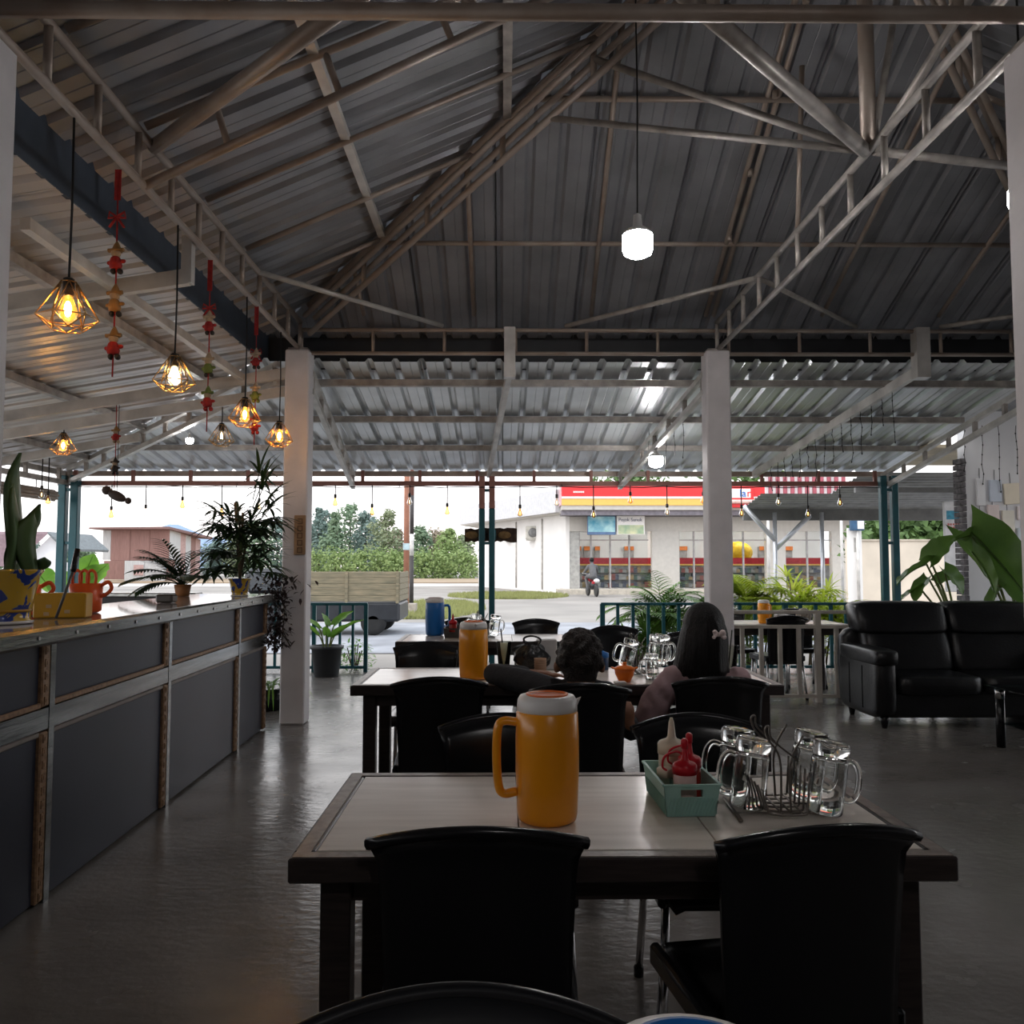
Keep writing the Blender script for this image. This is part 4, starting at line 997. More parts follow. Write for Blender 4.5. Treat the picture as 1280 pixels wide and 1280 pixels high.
t = thing('paper_stack', 'white tissue box behind the child', 'box', (.25, 5.03, TH)); q = MB(); q.bbox(-.06, .06, -.035, .035, 0, .175, .005); q.build('box', mat('tissue_white', (.55, .55, .55), .6), t)
t = thing('cup_stack', 'stack of small brown cups behind the child', 'cups', (.20, 4.70, TH))
for k in range(6):
    q = MB(); q.lathe([(.026, .014 * k), (.033, .014 * k + .03), (.035, .014 * k + .03), (.028, .014 * k)], 18); q.build('cup', mat('brown_paper', (.36, .22, .14), .7, var=.1), t)
t = thing('food_plate', 'plate of leftovers by the dark sleeve', 'plate', (.20, 4.52, TH)); q = MB(); q.lathe([(.0001, 0), (.05, 0), (.075, .012), (.08, .016), (.074, .016), (.05, .006), (.0001, .005)], 24); q.build('plate', M_lid, t)
rng = random.Random(9); q = MB()
for k in range(14): q.ell((rng.uniform(-.04, .04), rng.uniform(-.04, .04), .012 + rng.uniform(0, .012)), (.014, .012, .008), 7, 5)
q.build('food', mat('brown_food', (.25, .12, .07), .6, var=.4, scale=60), t)['kind'] = 'stuff'
t = thing('woven_ball', 'round woven grey ball on the table behind the cream railing', 'ball', (3.12, 8.85, TH)); q = MB(); q.ell((0, 0, .08), .08, 18, 12); q.build('ball', mat('rattan_grey', (.34, .30, .25), .8, var=.3, scale=40, bump=.6, bscale=60), t)
t = thing('napkin_box', 'low pale napkin box beside the small orange jug', 'box', (2.92, 8.9, TH)); q = MB(); q.bbox(-.08, .06, -.06, .06, 0, .09, .006); q.build('box', mat('pale_box', (.45, .44, .43), .5), t)
# ================================================================ COUNTER-TOP THINGS
CT = 1.1195
def flowerpot(x, y, s, label, z=CT):
    m = mat('yellow_blue_ceramic', (.48, .30, .03), .15, var=0, coat=.6); nt = m.node_tree
    if not nt.nodes.get('vor'):
        b = nt.nodes['Principled BSDF']; v = nt.nodes.new('ShaderNodeTexNoise'); v.name = 'vor'; v.inputs['Scale'].default_value = 11; v.inputs['Detail'].default_value = 2.5; v.inputs['Distortion'].default_value = 1.4
        tc = nt.nodes.new('ShaderNodeTexCoord'); nt.links.new(tc.outputs['Object'], v.inputs['Vector'])
        cr = nt.nodes.new('ShaderNodeValToRGB'); cr.color_ramp.interpolation = 'CONSTANT'; cr.color_ramp.elements[0].color = (.46, .29, .03, 1); cr.color_ramp.elements[1].position = .53; cr.color_ramp.elements[1].color = (.02, .04, .20, 1)
        e = cr.color_ramp.elements.new(.515); e.color = (.30, .26, .12, 1)
        nt.links.new(v.outputs[0], cr.inputs[0]); nt.links.new(cr.outputs[0], b.inputs['Base Color'])
    t = thing('flower_pot', label, 'pot', (x, y, z)); q = MB()
    q.lathe([(.0001, 0), (.115 * s, 0), (.122 * s, .008 * s), (.112 * s, .02 * s), (.112 * s, .05 * s), (.118 * s, .06 * s), (.128 * s, .13 * s), (.145 * s, .215 * s), (.162 * s, .24 * s), (.162 * s, .248 * s), (.148 * s, .246 * s), (.138 * s, .215 * s), (.0001, .212 * s)], 36); q.build('pot', m, t)
    q = MB(); q.lathe([(.1125 * s, .052 * s), (.120 * s, .056 * s), (.119 * s, .066 * s), (.116 * s, .068 * s)], 36); q.build('band', mat('gold_glaze', (.38, .20, .02), .2), t)
    q = MB(); q.lathe([(.118 * s, 0), (.125 * s, .002), (.126 * s, .010 * s), (.122 * s, .014 * s)], 36); q.build('foot_ring', mat('white_glaze', (.6, .58, .56), .2), t)
    q = MB(); q.lathe([(.136 * s, .218 * s), (.05 * s, .225 * s), (.0001, .226 * s)], 24); q.build('soil', mat('soil', (.04, .03, .02), .95, bump=.5), t); return t
p = PZ(2, 783, CT); flowerpot(-2.115, 3.62, .92, 'big yellow pot with blue flowers at the left edge holding the snake plant')
flowerpot(-2.09, 6.75, .55, 'smaller yellow and blue pot at the far end of the bar counter')
def snake():
    t = thing('snake_plant', 'upright snake plant in the big yellow pot', 'plant', (-2.115, 3.62, CT + .21)); m = leafmat('snake_leaf', (.10, .17, .05), (.03, .08, .03), .4, .1); rng = random.Random(2)
    for k, (bx, by, h, lean, yaw, w) in enumerate(((.03, -.03, .38, .02, 80, .055), (-.01, .04, .52, .05, 60, .05), (.085, .0, .26, .03, 20, .05), (-.06, .02, .34, -.05, 110, .05), (.02, .06, .30, .06, 40, .045), (-.04, -.06, .22, -.08, 80, .04), (.10, .04, .07, .06, 10, .03))):
        q = MB(); n = 14; vs = []; ca, sa = math.cos(R(yaw)), math.sin(R(yaw))
        for i in range(n + 1):
            v = i / n; ww = w * (.55 + .45 * math.sin(min(1, v * 1.25) * math.pi * .62)) * (1 if v < .72 else max(.02, 1 - ((v - .72) / .28) ** 1.6)); tw = .5 * v
            c = Vector((bx + lean * v * v + .02 * math.sin(v * 4 + k), by + .01 * math.sin(v * 5 + k), h * v)); a = Vector((math.cos(R(yaw) + tw), math.sin(R(yaw) + tw), 0)); nn = Vector((-a.y, a.x, 0))
            for u, o in ((-1, 0), (-.4, .008), (.4, .008), (1, 0), (.4, .014), (-.4, .014)): vs.append(c + a * ww * u - nn * o)
        fs = [(i * 6 + j, i * 6 + (j + 1) % 6, (i + 1) * 6 + (j + 1) % 6, (i + 1) * 6 + j) for i in range(n) for j in range(6)]
        q.add(vs, fs, True); q.build('leaf', m, t)
snake()
M_yel = mat('yellow_board', (.50, .27, .01), .45, var=.05); M_orb = mat('orange_red_plastic', (.72, .10, .015), .35, var=.03)
t = thing('napkin_stand', 'yellow box standing beside the big pot on the bar counter', 'box', (-2.085, 4.02, CT), R(8))
q = MB(); q.bbox(-.10, .13, -.05, .05, 0, .115, .006); q.build('box', M_yel, t)
for x, z in ((-.03, .055), (-.04, .02), (.05, .03)):
    q = MB(); q.bbox(x - .012, x + .012, -.0515, -.049, z - .008, z + .008, .001); q.build('spot', mat('pale_label', (.5, .35, .2), .5), t)
def obasket(x, y, rz, label, w, h):
    t = thing('orange_caddy', label, 'caddy', (x, y, CT), R(rz)); q = MB(); q.lathe([(.0001, 0), (w * .8, 0), (w, .01), (w * 1.08, h), (w * .98, h), (w * .9, .012), (.0001, .012)], 24); q.build('tub', M_orb, t)
    for k in range(3):
        q = MB(); a = k * .9 - .9; q.tube(bez([(w * (-.5 + k * .5) - .02, -w * .3, h - .01), (w * (-.5 + k * .5) - .022, -w * .3, h + .045), (w * (-.5 + k * .5), -w * .3, h + .068), (w * (-.5 + k * .5) + .022, -w * .3, h + .045), (w * (-.5 + k * .5) + .02, -w * .3, h - .01)], 4), .008, 8); q.build('loop', M_orb, t)
    q = MB(); q.tube(bez([(w * .95, 0, h * .9), (w * 1.5, 0, h * 1.05), (w * 1.75, 0, h * .85), (w * 1.45, 0, h * .65), (w * .98, 0, h * .55)], 5), .010, 8); q.build('ear', M_orb, t)
    q = MB(); q.bbox(-.02, .02, -w * 1.06, -w * 1.0, h * .5, h * .72, .002); q.build('sticker', mat('dark_sticker', (.15, .10, .09), .4), t)
obasket(-2.16, 4.42, 0, 'orange caddy with loops and side ear right of the yellow box', .075, .15)
obasket(-2.36, 4.2, 30, 'orange caddy with a loop half hidden behind the yellow box', .075, .15)
p = PY(68, 772, 3.9); q = MB()
t = thing('fly_whisk', 'black handled stick leaning in front of the teal twin post', 'stick', (p.x, 3.9, CT)); a = PY(70, 768, 3.9) - Vector(t.location); b_ = PY(91, 715, 3.93) - Vector(t.location); c_ = PY(97, 686, 3.95) - Vector(t.location); a.z = .004
q = MB(); q.tube([a, b_], .0065, 8); q.build('shaft', mat('grey_shaft', (.10, .10, .10), .5), t)
q = MB(); q.tube([b_, b_.lerp(c_, .1), c_], [.009, .0135, .012], 10); q.build('grip', M_black, t)
t = thing('counter_tin', 'small black tin on the far part of the bar counter', 'tin', (-2.19, 5.55, CT)); q = MB(); q.bbox(-.055, .055, -.05, .05, 0, .055, .012); q.build('tin', mat('dark_tin', (.06, .055, .05), .35), t)
# ================================================================ PEOPLE
M_skin = mat('brown_skin', (.28, .13, .075), .5, var=.08, scale=14); M_hair = mat('black_hair', (.008, .007, .007), .42, var=.3, scale=30, spec=.22, bump=.5, bscale=90, stretch=(3, 3, .35))
M_hairb = mat('dark_brown_curls', (.020, .013, .010), .5, var=.3, scale=40, bump=1, bscale=120)
M_bl = mat('black_cotton', (.016, .017, .021), .8, var=.1, scale=10, bump=.3, bscale=25); M_pk = mat('mauve_shirt', (.40, .265, .28), .75, var=.12, scale=8, bump=.35, bscale=16)
def limb(q, pts, rs, n=14):
    P = bez(pts, 6); m = len(pts) - 1; rr = []
    for i in range(len(P)):
        f = i / 6; k = min(int(f), m - 1); rr.append(rs[k] + (rs[k + 1] - rs[k]) * (f - k))
    q.tube(P, rr, n)
    for p, r in ((pts[0], rs[0]), (pts[-1], rs[-1])): q.ell(p, r, 10, 8)
def hand(q, wrist, d, up, L=.085, curl=.5, mirror=1):
    d = Vector(d).normalized(); up = (Vector(up) - d * Vector(up).dot(d)).normalized(); s = d.cross(up) * mirror; w = Vector(wrist)
    c = w + d * L * .5; M3 = Matrix((s, d, up)).transposed(); q.ell(c, (L * .42, L * .55, L * .17), 12, 8, M3)
    for k, ln in enumerate((.78, .9, .84, .66)):
        b0 = w + d * L * .85 + s * L * (-.30 + .2 * k); a = d; pts = [b0 - d * L * .2, b0]
        for j in range(3):
            a = (a * math.cos(curl * .9) - up * math.sin(curl * .9)).normalized(); pts.append(pts[-1] + a * L * ln * (.42, .32, .26)[j])
        q.tube(pts, [L * .10, L * .10, L * .092, L * .085, L * .06], 8); q.ell(pts[-1], L * .06, 6, 5)
    b0 = w + d * L * .3 - s * L * .34; q.tube([b0, b0 + (d * .5 - s * .7).normalized() * L * .35, b0 + (d * .9 - s * .5 - up * .5).normalized() * L * .72], [L * .13, L * .11, L * .07], 8)
def child():
    t = thing('person', 'child with short dark hair in a black top leaning one elbow on the long table', 'person', (.36, 4.05, 0), 0)
    V = Vector; q = MB()
    H = V((.0, .03, .905)); K = 1.16
    q.ell(H, (.078 * K, .092 * K, .108 * K), 18, 12); q.ell(H + V((0, .03, -.06)), (.062, .065, .06), 12, 8); q.ell(H + V((0, .10, -.012)), (.013, .016, .018), 8, 6)
    for s in (-1, 1): q.ell(H + V((s * .108, .005, -.025)), (.018, .022, .033), 10, 8)
    limb(q, [H + V((0, -.01, -.09)), V((.0, .0, .79))], [.045, .05])
    limb(q, [V((0, .0, .78)), V((0, -.02, .62)), V((0, -.03, .50))], [.09, .10, .11])
    eL, wL = V((-.415, .44, .795)), V((-.13, .47, .785)); sL = V((-.12, .02, .765))
    limb(q, [sL, eL, wL], [.045, .036, .025]); hand(q, wL, (1, .1, -.02), (0, 0, 1), .075, .35)
    sR = V((.12, -.01, .755)); eR = V((.23, -.08, .60)); wR = V((.205, -.19, .65)); limb(q, [sR, eR, wR], [.045, .036, .025]); hand(q, wR, (-.05, -.25, 1), (.25, -1, -.2), .075, .8)
    for s in (-1, 1): limb(q, [V((s * .07, -.02, .52)), V((s * .09, .30, .50)), V((s * .09, .33, .28)), V((s * .09, .33, .06))], [.085, .06, .045, .035]); q.ell((s * .09, .38, .035), (.035, .09, .034), 10, 7)
    fuse(q, 'body', M_skin, t, .009, 5)
    q = MB(); limb(q, [V((0, .01, .80)), V((0, -.01, .66)), V((0, -.03, .485))], [.075, .125, .135], 18); q.ell((0, 0, .765), (.16, .09, .07), 16, 10); q.lathe([(.07, .78), (.075, .81), (.068, .825)], 16)
    limb(q, [sL, sL.lerp(eL, .5) + V((0, -.02, .01)), eL, eL.lerp(wL, .55)], [.066, .062, .056, .047]); q.ell(eL + V((.01, 0, 0)), (.06, .062, .055), 12, 8)
    limb(q, [sR, sR.lerp(eR, .7), eR.lerp(wR, .15), eR.lerp(wR, .7)], [.066, .056, .05, .042]); fuse(q, 'black_top', M_bl, t, .011, 4)
    q = MB()
    for s in (-1, 1): limb(q, [V((s * .07, -.02, .52)), V((s * .09, .30, .505)), V((s * .09, .33, .28)), V((s * .09, .33, .12))], [.105, .075, .06, .055])
    fuse(q, 'trousers', M_bl, t, .014, 4)
    rng = random.Random(6); q = MB(); q.ell(H + V((0, -.02, .024)), (.092 * K, .098 * K, .108 * K), 18, 12); q.ell(H + V((0, -.055, -.055)), (.082, .056, .06), 12, 8)
    for k in range(150):
        a = rng.uniform(0, 2 * math.pi); ph = rng.uniform(-.35, 1.5); d = V((math.cos(a) * math.cos(ph), math.sin(a) * math.cos(ph), math.sin(ph)))
        if d.y > .35 and d.z < .35: continue
        p = H + V((0, -.02, .024)) + V((d.x * .09, d.y * .096, d.z * .106)) * K; q.ell(p, rng.uniform(.012, .021), 7, 5)
    fuse(q, 'hair', M_hairb, t, .007, 1)
child()
def girl():
    t = thing('person', 'person with long straight black hair and mauve shirt seen from behind', 'person', (1.0, 4.22, 0), 0); V = Vector; q = MB(); H = V((-.01, .02, 1.045))
    q.ell(H, (.078, .095, .115), 18, 12); q.ell(H + V((0, .03, -.07)), (.058, .06, .06), 12, 8); q.ell(H + V((0, .105, -.012)), (.013, .016, .018), 8, 6)
    for s in (-1, 1): q.ell(H + V((s * .082, 0, -.02)), (.012, .02, .03), 10, 8)
    limb(q, [H + V((0, -.01, -.1)), V((-.01, 0, .85))], [.045, .05]); limb(q, [V((0, 0, .80)), V((0, -.02, .62)), V((0, -.03, .50))], [.10, .105, .125])
    sL, eL, wL = V((-.165, .0, .805)), V((-.275, .03, .60)), V((-.10, .30, .77)); sR, eR, wR = V((.155, .0, .80)), V((.23, .10, .64)), V((.12, .33, .775))
    limb(q, [sL, eL, wL], [.045, .04, .027]); hand(q, wL, (.6, .8, 0), (0, 0, 1), .085, .4); limb(q, [sR, eR, wR], [.045, .04, .027]); hand(q, wR, (-.5, .8, 0), (0, 0, 1), .085, .4, -1)
    for s in (-1, 1): limb(q, [V((s * .08, -.02, .53)), V((s * .10, .32, .51)), V((s * .10, .34, .28)), V((s * .10, .34, .06))], [.09, .065, .05, .04]); q.ell((s * .10, .40, .035), (.037, .10, .034), 10, 7)
    fuse(q, 'body', M_skin, t, .010, 5)
    q = MB(); limb(q, [V((0, 0, .82)), V((0, -.02, .66)), V((0, -.03, .47))], [.085, .135, .145], 18); q.ell((0, -.005, .795), (.195, .09, .058), 18, 10)
    limb(q, [sL, sL.lerp(eL, .55) + V((-.02, -.02, .01)), eL + V((-.01, -.01, -.01)), eL.lerp(wL, .35)], [.066, .074, .078, .066]); limb(q, [sR, sR.lerp(eR, .5), eR, eR.lerp(wR, .4)], [.066, .065, .06, .055]); o = fuse(q, 'mauve_shirt', M_pk, t, .011, 3)
    for v in o.data.vertices:
        n = noise.noise(v.co * 14) * .008 + noise.noise(V((v.co.x * 30 + v.co.z * 20, v.co.y * 8, v.co.z * 5))) * .006; v.co += v.normal * n
    q = MB()
    for s in (-1, 1): limb(q, [V((s * .08, -.02, .53)), V((s * .10, .32, .515)), V((s * .10, .34, .28)), V((s * .10, .34, .12))], [.115, .08, .066, .06])
    fuse(q, 'trousers', M_bl, t, .014, 4)
    # hair: cap plus long curtain of locks
    q = MB(); q.ell(H + V((0, -.018, .02)), (.104, .112, .118), 20, 14); rng = random.Random(11)
    for k in range(46):
        u = -1 + 2 * k / 45; a = R(180 + 10) + 0
        th = R(-90) + u * R(105); bx = .088 * math.cos(th); by = .098 * math.sin(th)
        top = H + V((bx * .8, -.018 + by * .8, .06)); mid = H + V((bx * 1.12, -.016 + by * 1.08, -.02)); left = max(0, -u)
        zend = .765 + .02 * rng.random() + (.03 * left); x1 = bx * (1.05 + .15) - .045 * left ** 1.2 + .012 * rng.uniform(-1, 1)
        low = V((H.x + bx * 1.12 - .03 * left, H.y - .02 + by * 1.02, .90)); end = V((H.x + x1, H.y - .015 + by * .95 + .01 * rng.uniform(-1, 1), zend))
        q.tube(bez([top, mid, low, end], 5), [.019 + .006 * rng.random()] * 13 + [.016, .010, .003], 8, flat=(1, .8))
    fuse(q, 'hair', M_hair, t, .0055, 1)
    q = MB(); c = H + V((.045, -.132, -.015))
    for s in (-1, 1):
        q.ell(c + V((s * .019, 0, .004)), (.017, .012, .020), 10, 7); q.ell(c + V((s * .026, -.004, -.012)), (.012, .010, .012), 8, 6); q.ell(c + V((s * .020, -.008, .014)), (.012, .009, .010), 8, 6)
    q.ell(c, (.01, .012, .012), 8, 6); q.build('hair_bow', mat('pale_pink_bow', (.85, .70, .68), .6, var=.06, scale=30), t)
girl()
# ================================================================ PLANTS
def blade(q, p, d, L, w, droop, n=4, fold=.25):
    """narrow tapering leaflet"""
    d = Vector(d).normalized(); s = d.cross(Vector((0, 0, 1))); s = s.normalized() if s.length > .05 else Vector((1, 0, 0)); c = Vector(p); vs = []; step = L / n
    for i in range(n + 1):
        v = i / n; ww = w * (math.sin(math.pi * min(.97, .12 + .88 * v)) ** .7) if i < n else .0006
        up = s.cross(d).normalized(); vs += [c - s * ww + up * ww * fold, c, c + s * ww + up * ww * fold]
        d = (d + Vector((0, 0, -droop / n))).normalized(); c = c + d * step
    fs = []
    for i in range(n): fs += [(i * 3, i * 3 + 1, i * 3 + 4, i * 3 + 3), (i * 3 + 1, i * 3 + 2, i * 3 + 5, i * 3 + 4)]
    q.add(vs, fs, True)
def frond(q, base, yaw, elev, L, nl=14, ll=.22, lw=.012, droop=.9, stem=.006):
    d = Vector((math.cos(yaw) * math.cos(elev), math.sin(yaw) * math.cos(elev), math.sin(elev))); c = Vector(base); pts = [c.copy()]; ds = [d.copy()]; n = 14
    for i in range(n): d = (d + Vector((0, 0, -droop / n))).normalized(); c = c + d * (L / n); pts.append(c.copy()); ds.append(d.copy())
    q.tube(pts, [stem * (1 - .75 * i / n) for i in range(n + 1)], 5)
    for k in range(nl):
        f = .22 + .78 * k / (nl - 1); i = min(n, int(f * n)); p = pts[i]; dd = ds[i]; s = dd.cross(Vector((0, 0, 1))); s = s.normalized() if s.length > .05 else Vector((1, 0, 0))
        sz = ll * (.55 + .6 * math.sin(math.pi * (.15 + .8 * f)))
        for sg in (-1, 1): blade(q, p, dd * .75 + s * sg * .8 + Vector((0, 0, .12)), sz, lw, .55, 3)
def fan(q, base, yaw, elev, stalk, nl=8, ll=.22, lw=.014, stem=.004):
    d = Vector((math.cos(yaw) * math.cos(elev), math.sin(yaw) * math.cos(elev), math.sin(elev))); e = Vector(base) + d * stalk; q.tube([base, e], stem, 5)
    s = d.cross(Vector((0, 0, 1))); s = s.normalized() if s.length > .05 else Vector((1, 0, 0))
    for k in range(nl):
        a = R(-95 + 190 * k / (nl - 1)); blade(q, e, d * math.cos(a) + s * math.sin(a) + Vector((0, 0, .1)), ll * (.8 + .25 * math.cos(a)), lw, .8, 4)
def bigleaf(q, base, tip, w, sag=.12, roll=0, wave=.04, n=14, heart=.18):
    """broad heart-shaped leaf"""
    base, tip = Vector(base), Vector(tip); d = tip - base; L = d.length; d.normalize(); s = d.cross(Vector((0, 0, 1))); s = s.normalized() if s.length > .05 else Vector((1, 0, 0)); s = Matrix.Rotation(roll, 3, d) @ s; up = s.cross(d); vs = []; m_ = 8
    for i in range(n + 1):
        v = i / n; ww = w * (math.sin(math.pi * min(1, .16 + .84 * v)) ** .75) * (1 - .25 * v) if i < n else .001
        c = base + d * L * v + up * (sag * L * (v - v * v) * 1.6 - sag * .8 * L * v * v)
        for k in range(-m_ // 2, m_ // 2 + 1):
            u = k / (m_ / 2); back = heart * L * abs(u) ** 1.4 * max(0, 1 - v * 2.2)
            vs.append(c + s * ww * u * (1 + wave * math.sin(v * 22 + u * 3)) - d * back + up * (abs(u) ** 1.3 * ww * .32 + wave * L * .35 * math.sin(v * 17 + u * 2.5) * abs(u)))
    k_ = m_ + 1; fs = [(i * k_ + j, i * k_ + j + 1, (i + 1) * k_ + j + 1, (i + 1) * k_ + j) for i in range(n) for j in range(m_)]
    q.add(vs, fs, True)
    q.tube([base + d * L * v / 10 + up * (sag * L * (v / 10 - (v / 10) ** 2) * 1.6 - sag * .8 * L * (v / 10) ** 2 - .004) for v in range(10)], [.008 * (1 - .08 * v) * (L / .4) for v in range(10)], 5)
G_dark = leafmat('dark_palm_leaf', (.045, .085, .030), (.014, .035, .012), .4, .25)
G_mid = leafmat('palm_leaf', (.20, .36, .06), (.08, .18, .03), .45, .4)
G_lime = leafmat('lime_palm_leaf', (.58, .62, .07), (.26, .40, .04), .45, .5)
G_broad = leafmat('broad_leaf', (.11, .21, .04), (.055, .12, .025), .35, .3)
G_bright = leafmat('bright_leaf', (.22, .42, .05), (.09, .22, .03), .4, .4)
G_purple = leafmat('dark_purple_leaf', (.055, .028, .030), (.025, .02, .016), .5, .2)
M_stem = mat('green_stem', (.16, .20, .06), .5, var=.15)
M_cane = mat('brown_cane', (.12, .09, .05), .7, var=.2)
# palms on the counter end
def counter_palm():
    t = thing('potted_palm', 'dark bushy palm at the far end of the bar counter', 'plant', (-2.09, 6.75, CT + .12)); rng = random.Random(1)
    q = MB()
    for k in range(5): a = rng.uniform(0, 6.28); q.tube([(0, 0, 0), (.05 * math.cos(a), .05 * math.sin(a), .3 + .08 * k)], .01, 6)
    q.build('stem', M_cane, t)
    q = MB()
    for k in range(74):
        a = rng.uniform(0, 6.28); z = .05 + .42 * rng.random(); fan(q, (.03 * math.cos(a), .03 * math.sin(a), z), a, rng.uniform(-.1, .9), rng.uniform(.08, .24), 9, rng.uniform(.17, .27), .013)
    for k in range(5): fan(q, (.09, 0, .4 + .06 * k), rng.uniform(-.6, .8), .9 + .1 * k, .22, 9, .25, .013)
    q.build('foliage', G_dark, t)['kind'] = 'stuff'
    t = thing('potted_palm', 'smaller palm arching left over the bar counter', 'plant', (-2.52, 6.7, CT)); q = MB()
    q.lathe([(.0001, 0), (.05, 0), (.065, .09), (.0001, .085)], 14); q.build('pot', mat('terracotta', (.40, .17, .06), .6), t); q = MB()
    for a, e, L in ((2.9, .75, .46), (2.4, .95, .44), (3.5, .6, .42), (1.6, 1.1, .4), (.3, .9, .36), (-.9, .7, .34), (4.4, .7, .38), (3.0, .4, .40), (2.0, .7, .36), (3.3, 1.1, .4), (4.0, 1.0, .4), (2.7, 1.25, .42)): frond(q, (0, 0, .08), a, e, L, 20, .16, .013, 1.0)
    q.build('foliage', G_dark, t)['kind'] = 'stuff'
    t = thing('trailing_plant', 'dark purple leafed vine hanging off the end of the bar counter', 'plant', (-1.93, 7.18, CT)); q = MB()
    for k in range(520):
        z = -rng.random() ** 1.1 * .62 + .16; sp = .09 if z < -.05 else .15; p = Vector((rng.gauss(0, sp * .6), rng.gauss(.06, sp * .5), z)); a = rng.uniform(0, 6.28)
        blade(q, p, (math.cos(a), math.sin(a), rng.uniform(-.8, .5)), rng.uniform(.04, .075), .014, .7, 2)
    q.build('foliage', G_purple, t)['kind'] = 'stuff'
    q = MB()
    for k in range(5): q.tube(bez([(rng.gauss(0, .03), .05, .05), (rng.gauss(0, .05), .1, -.15), (rng.gauss(0, .06), .1, -.45)], 4), .004, 5)
    q.build('vine', M_cane, t)
    t = thing('spider_plant', 'thin arching leaves low beside the counter end', 'plant', (-2.2, 8.1, 0)); q = MB(); q.lathe([(.0001, 0), (.1, 0), (.13, .2), (.0001, .19)], 16); q.build('pot', M_black, t); q = MB()
    for k in range(26): a = rng.uniform(0, 6.28); blade(q, (0, 0, .2), (math.cos(a), math.sin(a), 1.2), rng.uniform(.4, .65), .010, 2.4, 8)
    q.build('foliage', G_mid, t)['kind'] = 'stuff'
counter_palm()
# black pot plant
def potplant():
    p = PZ(408, 845); t = thing('potted_plant', 'broad leafed plant in a black pot by the left teal railing', 'plant', (p.x, p.y, 0))
    q = MB(); q.lathe([(.0001, 0), (.14, 0), (.148, .01), (.185, .33), (.205, .335), (.208, .37), (.19, .372), (.175, .335), (.0001, .32)], 28); q.build('pot', mat('black_pot', (.03, .032, .035), .45, var=.1), t)
    q = MB(); q.lathe([(.172, .325), (.08, .335), (.0001, .338)], 20); q.build('soil', mat('soil', (.04, .03, .02), .95), t)
    for k, (a, r, z, L, w) in enumerate(((-2.6, .10, .58, .30, .075), (2.8, .14, .50, .34, .08), (.2, .12, .50, .42, .075), (.7, .10, .62, .36, .07), (-.5, .1, .48, .36, .08), (1.9, .05, .62, .30, .07), (-1.5, .08, .5, .25, .06))):
        b0 = Vector((.03 * math.cos(a), .03 * math.sin(a), .33)); b1 = Vector((r * math.cos(a), r * math.sin(a), z)); tip = b1 + Vector((L * .75 * math.cos(a), L * .4 * math.sin(a), L * .5))
        q = MB(); bigleaf(q, b1, tip, w, .12, .8 * (k % 2) - .3); l = q.build('leaf', G_bright, t); q = MB(); q.tube(bez([b0, b0.lerp(b1, .6) + Vector((0, 0, .04)), b1], 4), .009, 6); q.build('stalk', M_stem, l)
potplant()
def palm_bush(px, Y, h, label, m, seed, n=16, spread=.45, kind='fan', stems=4, z0=-.1, ll=.3, lw=.013):
    x = PY(px, 705, Y).x; t = thing('garden_palm', label, 'palm', (x, Y, z0), group='garden palms'); rng = random.Random(seed); q = MB(); tops = []
    for k in range(stems):
        a = rng.uniform(0, 6.28); hh = h * rng.uniform(.5, .85); bx = Vector((rng.gauss(0, .1), rng.gauss(0, .08), 0)); tp = bx + Vector((spread * .25 * math.cos(a), spread * .2 * math.sin(a), hh)); q.tube([bx, tp], [.016, .010], 6); tops.append((bx, tp))
    q.build('stem', M_cane, t); q = MB()
    for k in range(int(n * 1.9)):
        b0, b1 = tops[k % stems]; p = b0.lerp(b1, rng.uniform(.55, 1)); a = rng.uniform(0, 6.28)
        if kind == 'fan': fan(q, p, a, rng.uniform(.1, 1.3), rng.uniform(.12, .3), 10, ll * rng.uniform(.8, 1.15), lw * 1.5)
        else: frond(q, p, a, rng.uniform(.5, 1.35), spread * rng.uniform(1.3, 2.1), 22, ll, lw * 1.7, 1.5)
    q.build('foliage', m, t)['kind'] = 'stuff'
palm_bush(822, 11.9, 1.15, 'tall palm with long fronds left of the right far column', G_mid, 21, 22, .42, 'frond', 4, ll=.26, lw=.010)
palm_bush(862, 12.1, 1.2, 'upright feathery palm touching the right far column', G_mid, 22, 16, .4, 'frond', 3, ll=.26, lw=.010)
palm_bush(795, 11.6, .55, 'low dense palm behind the right teal railing', G_mid, 23, 18, .4, 'fan', 4, ll=.22)
palm_bush(860, 11.5, .6, 'low dark green palm by the column foot outside', G_mid, 29, 18, .4, 'fan', 4, ll=.22)
palm_bush(930, 12.0, 1.35, 'yellow green palm right of the right far column', G_lime, 24, 22, .35, 'frond', 4, ll=.26, lw=.010)
palm_bush(990, 12.2, 1.45, 'tall yellow green fan palm in the middle of the hedge', G_lime, 25, 24, .4, 'fan', 5, ll=.34, lw=.013)
palm_bush(1022, 11.9, 1.3, 'yellow green fan palm with one upright leaf', G_lime, 26, 22, .4, 'fan', 5, ll=.32, lw=.013)
palm_bush(958, 11.7, .85, 'short lime palm at the hedge front', G_lime, 27, 20, .4, 'fan', 4, ll=.26)
